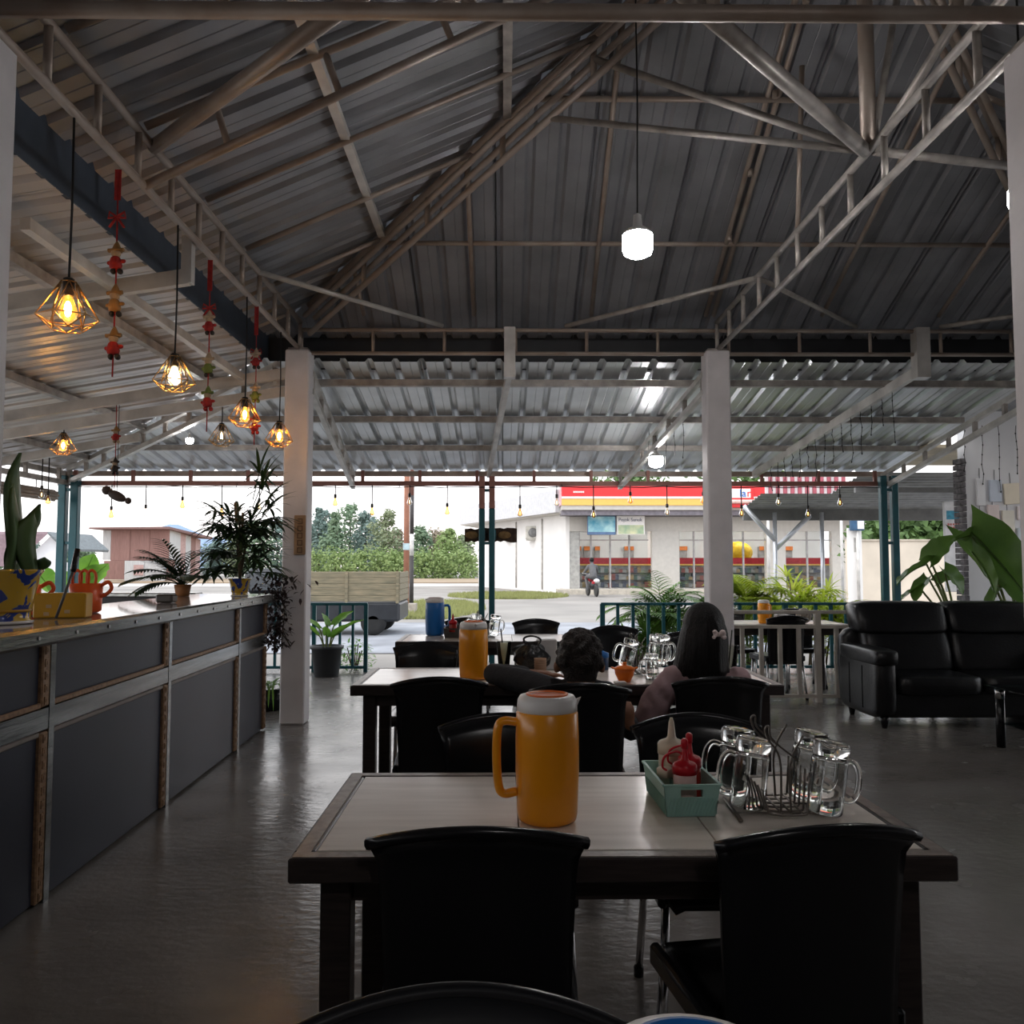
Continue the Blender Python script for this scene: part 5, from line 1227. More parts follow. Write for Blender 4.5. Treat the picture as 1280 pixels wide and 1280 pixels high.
def shrub(px, Y, h, w, label, m, seed, n=800, z0=-.1, s=.06, name='shrub'):
    x = PY(px, 705, Y).x; t = thing(name, label, 'shrub', (x, Y, z0), group='garden shrubs'); rng = random.Random(seed); q = MB()
    for k in range(7): a = rng.uniform(0, 6.28); q.tube([(0, 0, 0), (w * .4 * math.cos(a), w * .4 * math.sin(a), h * rng.uniform(.5, .9))], .008, 5)
    q.build('stem', M_cane, t); q = MB()
    for k in range(n):
        a = rng.uniform(0, 6.28); r = w * math.sqrt(rng.random()); z = h * (.25 + .75 * rng.random()) * (1 - .35 * (r / w) ** 2)
        blade(q, (r * math.cos(a), r * math.sin(a), z), (math.cos(a) + rng.gauss(0, .6), math.sin(a) + rng.gauss(0, .6), rng.uniform(-.2, .8)), s * rng.uniform(.8, 1.5), s * .32, .5, 2)
    q.build('foliage', m, t)['kind'] = 'stuff'
shrub(1048, 11.8, 1.0, .38, 'small leafed shrub at the right end of the palm hedge', G_lime, 31)
shrub(1078, 11.7, .85, .35, 'small leafed shrub beside the right teal twin post', G_lime, 32)
shrub(905, 11.6, .7, .35, 'low green shrub behind the column', G_mid, 33)
shrub(445, 11.3, .5, .25, 'low bright weeds behind the left teal railing', G_bright, 34, 160)
# broad leaf plants behind the sofa
def elephant(x, y, label, leaves, m, z0=0.0, pot=True):
    t = thing('elephant_ear_plant', label, 'plant', (x, y, z0))
    if pot: q = MB(); q.lathe([(.0001, 0), (.13, 0), (.17, .28), (.18, .3), (.0001, .29)], 20); q.build('pot', mat('black_pot', (.03, .032, .035), .45), t)
    for (b1, tip, w, roll) in leaves:
        b1 = Vector(b1) - Vector((x, y, z0)); tip = Vector(tip) - Vector((x, y, z0)); q = MB(); bigleaf(q, b1, tip, w, .10, roll, .05, 18, .22); l = q.build('leaf', m, t); q = MB(); q.tube(bez([(0, 0, .25), (b1.x * .4, b1.y * .4, .25 + (b1.z - .25) * .6), b1], 5), [.016 - .0006 * k for k in range(11)], 7); q.build('stalk', M_stem, l)
Y = 9.0
elephant(4.85, 9.05, 'elephant ear plant with rounded leaves behind the sofa', [(PY(1163, 700, 8.9), PY(1192, 668, 8.8), .15, .9), (PY(1158, 705, 8.9), PY(1118, 728, 8.7), .15, .5), (PY(1180, 712, 8.9), PY(1206, 742, 8.8), .15, .4), (PY(1172, 728, 9.1), PY(1200, 715, 9.0), .12, .6), (PY(1150, 735, 9.0), PY(1125, 748, 8.9), .10, .4), (PY(1160, 722, 9.0), PY(1142, 752, 8.8), .12, 0.3)], G_broad)
elephant(5.1, 8.35, 'big jagged leafed plant at the right edge behind the sofa', [(PY(1212, 665, 8.2), PY(1300, 760, 7.9), .30, -1.0), (PY(1246, 668, 8.3), PY(1186, 672, 8.1), .11, .8), (PY(1215, 690, 8.2), PY(1250, 745, 8.0), .15, -.8), (PY(1262, 725, 8.3), PY(1230, 760, 8.1), .12, .4), (PY(1270, 740, 8.3), PY(1300, 720, 8.2), .12, .4)], G_broad)
# banana-like leaves left outside
elephant(-5.35, 11.9, 'bright broad leafed plant outside the left porch corner', [(PY(62, 735, 11.7), PY(38, 705, 11.5), .20, .5), (PY(100, 730, 11.7), PY(118, 690, 11.5), .18, -.5), (PY(105, 735, 11.7), PY(135, 702, 11.6), .2, -.4), (PY(75, 738, 11.7), PY(80, 712, 11.4), .18, .2)], G_bright, -.1, False)
shrub(135, 12.5, .9, .5, 'low leafy weeds right of the orange caddy', G_bright, 36, 250, s=.09)
# ---- trees
def tree(px, Y, h, w, label, m, seed, n=900, leaf=.5, trunk=.3, low=.25, z0=-.1, blobs=9, group='trees beyond the field', spiky=False):
    x = PY(px, 705, Y).x; t = thing('tree', label, 'tree', (x, Y, z0), group=group); rng = random.Random(seed); q = MB()
    q.tube([(0, 0, 0), (.02 * h * rng.uniform(-1, 1), 0, h * .5), (0, 0, h * .9)], [trunk * .5, trunk * .35, trunk * .08], 7)
    for k in range(5): z = h * (.35 + .1 * k); a = rng.uniform(0, 6.28); q.tube([(0, 0, z), (w * .6 * math.cos(a), w * .6 * math.sin(a), z + h * .12)], [trunk * .18, trunk * .05], 5)
    q.build('trunk', mat('trunk_bark', (.13, .10, .08), .9, var=.2), t); q = MB(); B = []
    for k in range(blobs):
        f = (k + .5) / blobs; z = h * (low + (1 - low) * f * .92); rr = w * (math.sin(math.pi * (.18 + .74 * f)) if not spiky else 1.05 - f); a = rng.uniform(0, 6.28); o = rr * .5 * rng.random(); B.append((Vector((o * math.cos(a), o * math.sin(a), z)), max(.15 * w, rr * rng.uniform(.55, .8))))
    for k in range(n):
        c, r = B[k % blobs]; d = Vector((rng.gauss(0, 1), rng.gauss(0, 1), rng.gauss(0, .8))).normalized(); p = c + d * r * (rng.random() ** .35); a = Vector((rng.gauss(0, 1), rng.gauss(0, 1), rng.gauss(0, .5))).normalized(); b = a.cross(d); b = b.normalized() if b.length > .1 else Vector((0, 0, 1)); s = leaf * rng.uniform(.6, 1.3)
        q.add([p - a * s * .5, p + b * s * .32, p + a * s * .5, p - b * s * .32], [(0, 1, 2, 3)])
    q.build('crown', m, t)['kind'] = 'stuff'; return t
G_t1 = leafmat('hazed_tree_green', (.26, .35, .22), (.16, .24, .16), .8, .3)  # distance haze is put into these far tree leaf colours by lightening them
G_t2 = leafmat('hazed_tree_olive', (.33, .37, .22), (.20, .25, .16), .8, .3)
G_t3 = leafmat('hazed_tree_bluegreen', (.23, .31, .28), (.16, .23, .21), .8, .3)
G_t4 = leafmat('hazed_tree_autumn', (.42, .33, .26), (.28, .26, .19), .8, .3)
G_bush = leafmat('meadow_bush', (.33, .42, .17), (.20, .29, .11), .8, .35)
G_tr = leafmat('right_tree_green', (.15, .25, .08), (.06, .12, .035), .6, .3)
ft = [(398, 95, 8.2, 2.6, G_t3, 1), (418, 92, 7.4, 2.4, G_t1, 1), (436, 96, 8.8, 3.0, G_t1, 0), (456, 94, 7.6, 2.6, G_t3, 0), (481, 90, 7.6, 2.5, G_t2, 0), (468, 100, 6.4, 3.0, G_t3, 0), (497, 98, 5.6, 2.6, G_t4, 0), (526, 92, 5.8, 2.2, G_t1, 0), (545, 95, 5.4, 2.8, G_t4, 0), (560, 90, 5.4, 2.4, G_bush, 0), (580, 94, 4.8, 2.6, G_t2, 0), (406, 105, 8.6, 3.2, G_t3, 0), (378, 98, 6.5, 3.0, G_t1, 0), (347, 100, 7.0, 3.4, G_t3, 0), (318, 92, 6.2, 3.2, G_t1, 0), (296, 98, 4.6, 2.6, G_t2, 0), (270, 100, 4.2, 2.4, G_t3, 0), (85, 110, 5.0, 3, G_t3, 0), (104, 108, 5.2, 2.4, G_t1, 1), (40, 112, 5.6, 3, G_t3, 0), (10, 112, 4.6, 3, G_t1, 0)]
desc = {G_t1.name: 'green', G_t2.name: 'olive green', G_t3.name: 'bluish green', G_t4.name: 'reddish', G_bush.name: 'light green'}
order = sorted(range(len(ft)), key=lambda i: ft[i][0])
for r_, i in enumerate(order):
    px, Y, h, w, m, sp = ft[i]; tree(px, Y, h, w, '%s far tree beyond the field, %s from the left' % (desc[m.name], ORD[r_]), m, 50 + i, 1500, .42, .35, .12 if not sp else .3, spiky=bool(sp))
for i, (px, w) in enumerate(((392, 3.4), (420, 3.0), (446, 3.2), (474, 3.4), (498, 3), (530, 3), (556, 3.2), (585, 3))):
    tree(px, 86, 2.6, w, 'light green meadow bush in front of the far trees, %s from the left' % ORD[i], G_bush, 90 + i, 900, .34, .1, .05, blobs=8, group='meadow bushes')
for i, (px, Y, h, w) in enumerate(((1130, 30, 3.9, 2.0), (1165, 31, 4.2, 2.2), (1195, 30, 3.8, 1.8), (1105, 33, 4.0, 1.8))):
    tree(px, Y, h, w, 'dense green tree above the cream boundary wall, %s from the left' % ORD[(1, 2, 3, 0)[i]], G_tr, 120 + i, 3000, .30, .25, .15, group='trees at the boundary wall')
tree(790, 62, 9.2, 4.5, 'tree rising behind the shop roof left of the column', G_tr, 131, 1800, .5, .3, .4, group='trees behind the shop')
tree(930, 60, 9.5, 4.5, 'tree rising behind the shop roof right of the column', G_tr, 132, 1800, .5, .3, .4, group='trees behind the shop')
# grass patches
def grass(name, label, poly_y, seed, n, z=-.115):
    rng = random.Random(seed); q = MB()
    for k in range(n):
        x0, x1, y0, y1 = poly_y; f = rng.random(); y = y0 + (y1 - y0) * rng.random(); cx = (x0 + x1) / 2; hw = (x1 - x0) / 2 * math.sin(math.pi * (.15 + .7 * (y - y0) / (y1 - y0))); x = cx + hw * rng.uniform(-1, 1)
        a = rng.uniform(0, 6.28); h = rng.uniform(.06, .2); w = .02
        q.add([(x - w * math.cos(a), y - w * math.sin(a), z), (x + w * math.cos(a), y + w * math.sin(a), z), (x + rng.gauss(0, .04), y + rng.gauss(0, .04), z + h)], [(0, 1, 2)])
    tag(q.build(name, leafmat('dry_grass', (.36, .38, .14), (.24, .25, .10), .8, .3)), label, 'grass', kind='stuff')
grass('grass', 'patch of short grass beside the utility poles', (-4.2, -.6, 23, 33), 1, 9000)
grass('grass', 'patch of short grass along the white shop side wall', (-2.6, 3.0, 36, 43), 2, 9000)
# ================================================================ OUTSIDE BUILDINGS
M_shopw = mat('shop_white_wall', (.80, .78, .76), .7, var=.03, scale=1)
M_beige = mat('shop_beige', (.55, .52, .48), .7, var=.03)
def shop():
    Y = 43.0; Xp = lambda px: PY(px, 705, Y).x; Zp = lambda py: PY(640, py, Y).z
    t = thing('shop_building', 'white roadside shop with red and yellow fascia', 'building', (0, Y, 0)); z0 = Zp(736)
    xa, xb = Xp(700), Xp(1075); zt = Zp(646)
    # side wall (oblique)
    far = PY(598, 705, 56); fx, fy = far.x, 56 - Y
    def slab(p0, p1, za, zb, th, name, m):
        d, s, u = frame((*p0, 0), (*p1, 0)); s = s * th; q = MB(); a, b = Vector((*p0, 0)), Vector((*p1, 0))
        q.hexa([a + Vector((0, 0, za)), b + Vector((0, 0, za)), b + s + Vector((0, 0, za)), a + s + Vector((0, 0, za)), a + Vector((0, 0, zb)), b + Vector((0, 0, zb)), b + s + Vector((0, 0, zb)), a + s + Vector((0, 0, zb))]); return q.build(name, m, t)
    slab((fx, fy), (xa + .3, .0), -.12, Zp(640), -.2, 'side_wall', M_shopw)
    q = MB(); q.box(xa + .3, Xp(712), 0, .4, z0, zt); q.build('corner_pier', M_shopw, t)
    slab((fx - 1.3, fy + .2), (xa - .25, -.5), Zp(641), Zp(613), -.3, 'side_parapet', mat('parapet_grey', (.60, .60, .62), .7, var=.05))
    q = MB(); q.hexa([(fx - 1.2, fy, Zp(642) - .02), (xa, -.5, Zp(642) - .02), (xa + 4, 10, Zp(642) - .02), (fx, fy + 5, Zp(642) - .02), (fx - 1.2, fy, Zp(640)), (xa, -.5, Zp(640)), (xa + 4, 10, Zp(640)), (fx, fy + 5, Zp(640))]); q.build('soffit', M_beige, t)
    for f in (.22, .5, .78):
        p = Vector((fx, fy, 0)).lerp(Vector((xa + .3, 0, 0)), f); q = MB(); q.tube([(p.x - .03, p.y - .06, 0), (p.x - .03, p.y - .06, Zp(645))], .05, 6); q.build('downpipe', mat('grey_pipe', (.55, .53, .5), .6), t)
    # plinth and step
    q = MB(); q.box(xa - .2, xb + 8, -1.6, .2, -.12, z0); q.build('plinth', mat('plinth_concrete', (.52, .47, .40), .8, var=.1), t)
    # facade pieces
    q = MB(); q.box(Xp(712), xb, 0, .25, Zp(664), zt); q.build('upper_wall', M_beige, t)
    for a, b in ((815, 849), (958, 982), (1040, 1075)):
        q = MB(); q.box(Xp(a), Xp(b), -.05, .35, z0, Zp(664)); q.build('pier', M_beige, t)
    q = MB(); q.box(Xp(712), Xp(724), .05, .2, z0, Zp(664)); q.build('shutter_door', mat('grey_shutter', (.42, .41, .39), .6), t)
    red = mat('fascia_red', (.72, .03, .035), .4, var=.02); yel = mat('fascia_yellow', (.85, .50, .12), .4, var=.02); wh = mat('fascia_white', (.85, .82, .80), .4, var=.02)
    xe = Xp(1130)
    for nm, m, ya, yb, dz in (('fascia_red_band', red, 609, 623.5, .9), ('fascia_white_stripe', wh, 623.5, 626, .93), ('fascia_yellow_band', yel, 626, 634, .9), ('fascia_grey_edge', M_beige, 634, 639.5, .85), ('canopy_edge', mat('canopy_dark', (.22, .20, .23), .6), 639.5, 645.5, .7)):
        q = MB(); q.box(xa, xe, -dz - .6, 0, Zp(yb), Zp(ya)); q.build(nm, m, t)
    q = MB(); q.box(xa - .06, xa, -1.45, .6, Zp(634), Zp(609)); q.build('fascia_end', mat('fascia_pink', (.75, .45, .48), .5), t)
    for k in range(8): q = MB(); q.box(Xp(714) + k * .068, Xp(714) + k * .068 + .05, -1.52, -1.5, Zp(619), Zp(617)); q.build('small_mark', wh, t)
    q = MB(); q.box(xa + .3, xe, -.2, 14, Zp(640), Zp(637)); q.build('roof_slab', M_beige, t)
    # sign with letters
    q = MB(); q.bbox(Xp(893), Xp(931), -1.75, -1.5, Zp(637), Zp(611), .02); s = q.build('sign_box', red, t)
    q = MB(); q.box(Xp(895), Xp(927), -1.78, -1.75, Zp(625.5), Zp(614.5)); q.build('sign_face', wh, s)
    q = MB(); q.tube(bez([(Xp(893), -1.8, Zp(630)), (Xp(935), -1.8, Zp(630)), (Xp(942), -1.8, Zp(629)), (Xp(946), -1.8, Zp(626))], 5), .1, 8); q.build('sign_tube', mat('sign_pink', (.85, .55, .5), .4), s)
    text('letters', 'la', .52, mat('sign_blue', (.03, .16, .55), .4, var=0), s, (Xp(917.5), -1.8, Zp(620.2)), (R(90), 0, 0), .01); text('letter', 'r', .52, red, s, (Xp(924.8), -1.8, Zp(620.2)), (R(90), 0, 0), .01)
    # posters
    q = MB(); q.bbox(Xp(733), Xp(768), -.62, -.5, Zp(669), Zp(645.5), .02); p = q.build('poster_frame', mat('poster_blue_frame', (.12, .20, .36), .5), t)
    q = MB(); q.box(Xp(734), Xp(767), -.63, -.62, Zp(665.5), Zp(646.5)); q.build('poster_print', mat('poster_print', (.55, .80, .78), .5, col2=(.02, .26, .42), scale=1.6), p)
    q = MB(); q.bbox(Xp(769.5), Xp(804), -.62, -.5, Zp(669), Zp(645.5), .02); p = q.build('banner', wh, t)
    text('letters', 'Pojok Sanuk', .24, mat('sign_ink', (.05, .06, .12), .5, var=0), p, (Xp(786), -.635, Zp(650.5)), (R(90), 0, 0), .004)
    q = MB(); q.box(Xp(771), Xp(802.5), -.63, -.62, Zp(668), Zp(657)); q.build('banner_print', mat('banner_print', (.75, .72, .45), .5, col2=(.30, .45, .30), scale=2.5), p)
    # glazing
    gl = panemat('shop_glass', (.9, .93, .94), .12); fr = mat('mullion', (.35, .34, .34), .5)
    bays = [(724, 739), (739, 763), (763, 787), (787, 811), (849, 868), (868, 900), (900, 930), (930, 958), (982, 1010), (1010, 1040)]
    for a, b in bays:
        q = MB(); q.box(Xp(a) + .04, Xp(b) - .04, .1, .12, z0 + .05, Zp(675) - .03); q.build('pane', gl, t)
        q = MB(); q.box(Xp(a) + .04, Xp(b) - .04, .1, .12, Zp(675) + .03, Zp(664)); q.build('pane', gl, t)
        q = MB(); q.box(Xp(a) - .04, Xp(a) + .04, .06, .16, z0, Zp(664)); q.box(Xp(a), Xp(b), .06, .16, Zp(675) - .03, Zp(675) + .03); q.build('mullion', fr, t)
    # interior
    q = MB(); q.box(xa, xb, 5, 5.2, z0, zt); q.build('inner_wall', M_shopw, t); q = MB(); q.box(xa, xb, .3, 5, z0 - .02, z0 + .02); q.build('inner_floor', mat('inner_tile', (.6, .58, .55), .3), t)
    for k in range(7):
        x = Xp(735) + k * 2.0; q = MB(); q.box(x, x + 1.2, 1.8, 2.1, zt - .12, zt - .08); q.build('ceiling_tube', mat('shop_tube', (1, 1, 1), .5, emit=(1, .98, .95), es=14, var=0), t)
    q = MB(); q.box(xa + .3, xb, .25, 5, zt - .06, zt); q.build('inner_ceiling', M_shopw, t)
    rng = random.Random(17); sh = mat('shelf_steel', (.35, .33, .32), .6)
    q = MB(); q.box(Xp(724), xb, 1.5, 1.6, Zp(705), Zp(697)); q.build('red_counter_band', mat('counter_red', (.5, .02, .03), .4), t); q = MB(); q.box(Xp(724), xb, 1.49, 1.6, Zp(707), Zp(705)); q.build('yellow_counter_band', yel, t)
    q = MB(); q.box(Xp(724), xb, 1.6, 1.9, z0, Zp(707)); q.build('shelf_block', sh, t)
    cols = [mat('goods_%d' % i, c, .6, var=.1) for i, c in enumerate(((.30, .10, .08), (.25, .20, .15), (.36, .33, .30), (.12, .16, .13), (.12, .12, .15), (.36, .24, .12)))]
    for k in range(66):
        x = Xp(726) + k * (Xp(1038) - Xp(726)) / 66
        for zz in (0, .38, .76): h = rng.uniform(.15, .33); q = MB(); q.box(x, x + .19, 1.35, 1.58, z0 + .04 + zz, z0 + .04 + zz + h); q.build('goods_box', cols[rng.randrange(6)], t)
    for a, b in ((725, 737), (741, 751), (756, 763), (797, 810), (852, 862), (872, 884), (915, 930), (984, 998), (1010, 1030)):
        q = MB(); q.box(Xp(a), Xp(b), 4.7, 5, Zp(697), Zp(681)); c = q.build('wall_shelf', sh, t); q = MB(); q.box(Xp(a), Xp(b), 4.6, 4.7, Zp(686), Zp(680.5)); q.build('shelf_header', mat('header_orange', (.75, .20, .03), .5), c)
    # air conditioners on the side wall
    for i, (px, py, Y2) in enumerate(((667, 666, 47.0), (641, 669, 50.5))):
        c = PY(px, py, Y2); tt = thing('air_conditioner', '%s air conditioner box on the white shop side wall' % ('right larger', 'left smaller')[i], 'air conditioner', c)
        q = MB(); q.bbox(-.45, .35, -.3, .2, -.36, .36, .03); q.build('casing', mat('ac_case', (.55, .53, .48), .6), tt); q = MB(); q.lathe([(.26, 0), (.26, .03), (.05, .04), (.0001, .04)], 18, M=Matrix.Translation((-.05, -.3, 0)) @ Matrix.Rotation(R(90), 4, 'X')); q.build('fan_grille', mat('ac_fan', (.2, .2, .2), .5), tt); q = MB(); q.box(-.4, .3, -.25, .5, -.42, -.36); q.build('bracket', mat('ac_case', (.5, .5, .5)), tt)
    q = MB(); q.ell((Xp(939), 2.4, Zp(690)), (.8, .5, .6), 14, 9); q.build('yellow_display', mat('display_yellow', (.72, .45, .01), .5, var=.15, scale=4), t)
shop()
# side annex and boundary right
t = thing('boundary_wall', 'cream boundary wall below the green trees at right', 'wall', (0, 27, 0)); q = MB(); a = PY(1060, 705, 27).x; b = PY(1230, 705, 27).x; q.box(a, b, 0, .2, -.12, PY(640, 676, 27).z); q.build('panel', mat('cream_wall', (.66, .58, .48), .8, var=.08, scale=1), t); q = MB(); q.box(a, b, -.05, .25, PY(640, 676, 27).z, PY(640, 674, 27).z); q.build('coping', mat('cream_coping', (.5, .44, .36), .8), t)
t = thing('white_gate_panel', 'white metal gate panel beside the shop end', 'gate', (0, 26, 0)); q = MB(); q.bbox(PY(1060, 705, 26).x, PY(1078, 705, 26).x, 0, .06, -.1, PY(640, 660, 26).z, .01); q.build('panel', M_shopw, t); q = MB(); q.box(PY(1068, 705, 26).x, PY(1074, 705, 26).x, -.01, 0, PY(640, 690, 26).z, PY(640, 672, 26).z); q.build('window', mat('grey_shutter', (.4, .4, .4)), t)
t = thing('blue_meter_box', 'blue and white box sign on the cream wall', 'sign', (0, 25.8, 0)); q = MB(); q.bbox(PY(1065, 705, 25.8).x, PY(1082, 705, 25.8).x, 0, .15, PY(640, 663, 25.8).z, PY(640, 649, 25.8).z, .02); q.build('case', mat('sign_navy', (.03, .09, .18), .5), t); q = MB(); q.box(PY(1073, 705, 25.8).x, PY(1081, 705, 25.8).x, -.02, 0, PY(640, 661, 25.8).z, PY(640, 651, 25.8).z); q.build('white_face', M_shopw, t); q = MB(); q.tube([(PY(1074, 705, 25.8).x, .08, -.1), (PY(1074, 705, 25.8).x, .08, PY(640, 655, 25.8).z)], .05, 8); q.build('post', M_cchan, t)
# notice board near the wall
t = thing('notice_board', 'white notice board with blue print left of the pale wall', 'sign', (0, 12.5, 0)); w = lambda px: PY(px, 705, 12.5).x; z = lambda py: PY(640, py, 12.5).z
q = MB(); q.bbox(w(1182), w(1204), 0, .05, z(740), z(626), .01); q.build('panel', mat('board_white', (.68, .68, .70), .5), t); q = MB(); q.box(w(1185), w(1202), -.006, 0, z(649), z(638)); q.build('blue_print', mat('print_blue', (.03, .28, .42), .5, var=.2, scale=20), t)
for r_ in range(2):
    for k in range(5): q = MB(); q.box(w(1186 + k * 3.2), w(1188 + k * 3.2), -.006, 0, z(656.5 + r_ * 4), z(654 + r_ * 4)); q.build('red_mark', mat('print_red', (.5, .12, .1), .5, var=0), t)
# neighbour awning
t = thing('awning', 'dark corrugated awning of the neighbour beyond the right teal post', 'awning', (0, 0, 0)); 
q = MB(); n = 60; vs = []
for i in range(n + 1):
    y = 11.6 + 2.2 * i / n; zz = 2.62 - .16 * (y - 11.6) + .012 * (1 if i % 4 < 2 else -1); vs += [(3.9, y, zz), (4.95, y, zz), (8.2, y, zz)]
q.add(vs, [(3 * i + k, 3 * i + k + 1, 3 * i + k + 4, 3 * i + k + 3) for i in range(n) for k in (0, 1) if k or i > 32]); q.build('roof_sheet', mat('awning_metal', (.30, .30, .30), .6, .3), t)
q = MB(); q.box(3.9, 8.2, 13.75, 13.82, 2.08, 2.30); q.build('front_beam', mat('awning_beam', (.16, .16, .16), .6), t)
q = MB(); q.box(4.97, 8.2, 11.9, 11.96, 2.38, 2.45); q.build('rear_beam', mat('awning_beam', (.16, .16, .16), .6), t)
for x in (4.36, 5.12):
    q = MB(); q.tube([(x, 13.6, -.1), (x, 13.6, 2.2)], .035, 8); q.build('post', mat('silver_post', (.6, .62, .66), .3, .5), t)
q = MB(); q.tube([(4.36, 13.6, 1.75), (3.85, 13.55, 2.3)], .04, 8); q.tube([(4.36, 13.62, 1.6), (4.95, 13.65, 2.15)], .04, 8); q.build('brace', mat('silver_post', (.6, .62, .66)), t)
t = thing('striped_canopy', 'red and white striped corrugated canopy behind the awning', 'canopy', (0, 16.5, 0)); Xq = lambda px: PY(px, 705, 16.5).x; Zq = lambda py: PY(640, py, 16.5).z
for k in range(22):
    a = Xq(958 + 4.6 * k); b = Xq(958 + 4.6 * (k + 1)); q = MB(); q.bbox(a, b, -.02 * (k % 2), .03, Zq(628 - k * .35), Zq(594), .008); q.build('strip', mat('canopy_red', (.42, .10, .13), .5) if k % 2 else mat('canopy_white', (.70, .62, .62), .5), t)
for px in (962, 1054): q = MB(); q.tube([(Xq(px), .05, -.1), (Xq(px), .05, Zq(600))], .03, 8); q.build('post', M_cchan, t)
# street lamp arm
p = PY(1000, 705, 30)
# ---- utility poles
def pole(px, Y, w, label, segs):
    x = PY(px, 705, Y).x; t = thing('utility_pole', label, 'pole', (x, Y, -.11))
    for za, zb, m in segs: q = MB(); q.tube([(0, 0, za), (0, 0, zb)], w, 12); q.build('segment', m, t)
    return t
M_pr = mat('rusty_pole', (.38, .17, .11), .7, var=.12, scale=3); M_pb = mat('black_pole', (.05, .045, .045), .6); M_pw = mat('white_band', (.7, .68, .66), .6)
t = pole(508, 25.5, .085, 'thicker rusty red utility pole', [(0, 7.5, M_pr)])
q = MB(); q.box(-.3, .3, -.35, .35, 0, .3); q.build('footing', mat('footing', (.42, .37, .32), .9), t); q = MB(); q.box(-.095, .095, -.095, -.08, 1.9, 2.1); q.build('notice', mat('notice_blue', (.45, .58, .62), .5), t)
pole(514.5, 27.5, .07, 'thinner utility pole with black and white bands', [(0, 1.75, M_pb), (1.75, 2.45, M_pw), (2.45, 3.7, M_pb), (3.7, 7.5, mat('brown_pole', (.22, .10, .08), .6))])
# ---- truck
def truck():
    t = thing('pickup_truck', 'dark pickup truck with tall wooden bed passing on the road', 'truck', (-2.15, 17.6, -.10)); dk = mat('truck_dark', (.025, .027, .032), .4); wood = mat('weathered_planks', (.27, .22, .14), .8, col2=(.13, .12, .08), scale=3, stretch=(1, 8, 10))
    q = MB(); q.bbox(-2.25, 0, 0, 1.6, .28, .68, .05); q.build('chassis', dk, t)
    for side in (0, 1.56):
        for k in range(5): q = MB(); q.bbox(-2.25, 0, side, side + .03, .70 + k * .122, .812 + k * .122, .006); q.build('plank', wood, t)
        for x in (-2.2, -1.1, -.05): q = MB(); q.box(x - .03, x + .03, side - .03 if side == 0 else side + .03, side if side == 0 else side + .06, .66, 1.32); q.build('stake', wood, t)
    for k in range(5): q = MB(); q.bbox(-.03, 0, .04, 1.55, .70 + k * .122, .812 + k * .122, .006); q.build('plank', wood, t)
    q = MB(); q.bbox(-3.55, -2.3, .0, 1.6, .25, .85, .08); q.bbox(-3.25, -2.35, .06, 1.54, .85, 1.38, .12); q.build('cab', dk, t)
    q = MB(); q.bbox(-3.1, -2.45, .04, .07, .92, 1.28, .02); q.build('window', mat('truck_glass', (.05, .06, .07), .1), t)
    for x in (-.55, -2.95):
        for y in (.0, 1.45):
            M4 = Matrix.Translation((x, y, .26)) @ Matrix.Rotation(R(-90), 4, 'X'); q = MB(); q.lathe([(.14, 0), (.24, .01), (.26, .04), (.26, .16), (.24, .19), (.14, .2)], 22, M=M4); w_ = q.build('wheel', mat('tyre', (.02, .02, .02), .8), t); q = MB(); q.lathe([(.0001, .02), (.06, .0), (.14, .012), (.15, .03)], 18, M=M4); q.build('hub', mat('hub_grey', (.30, .30, .29), .5), w_)
truck()
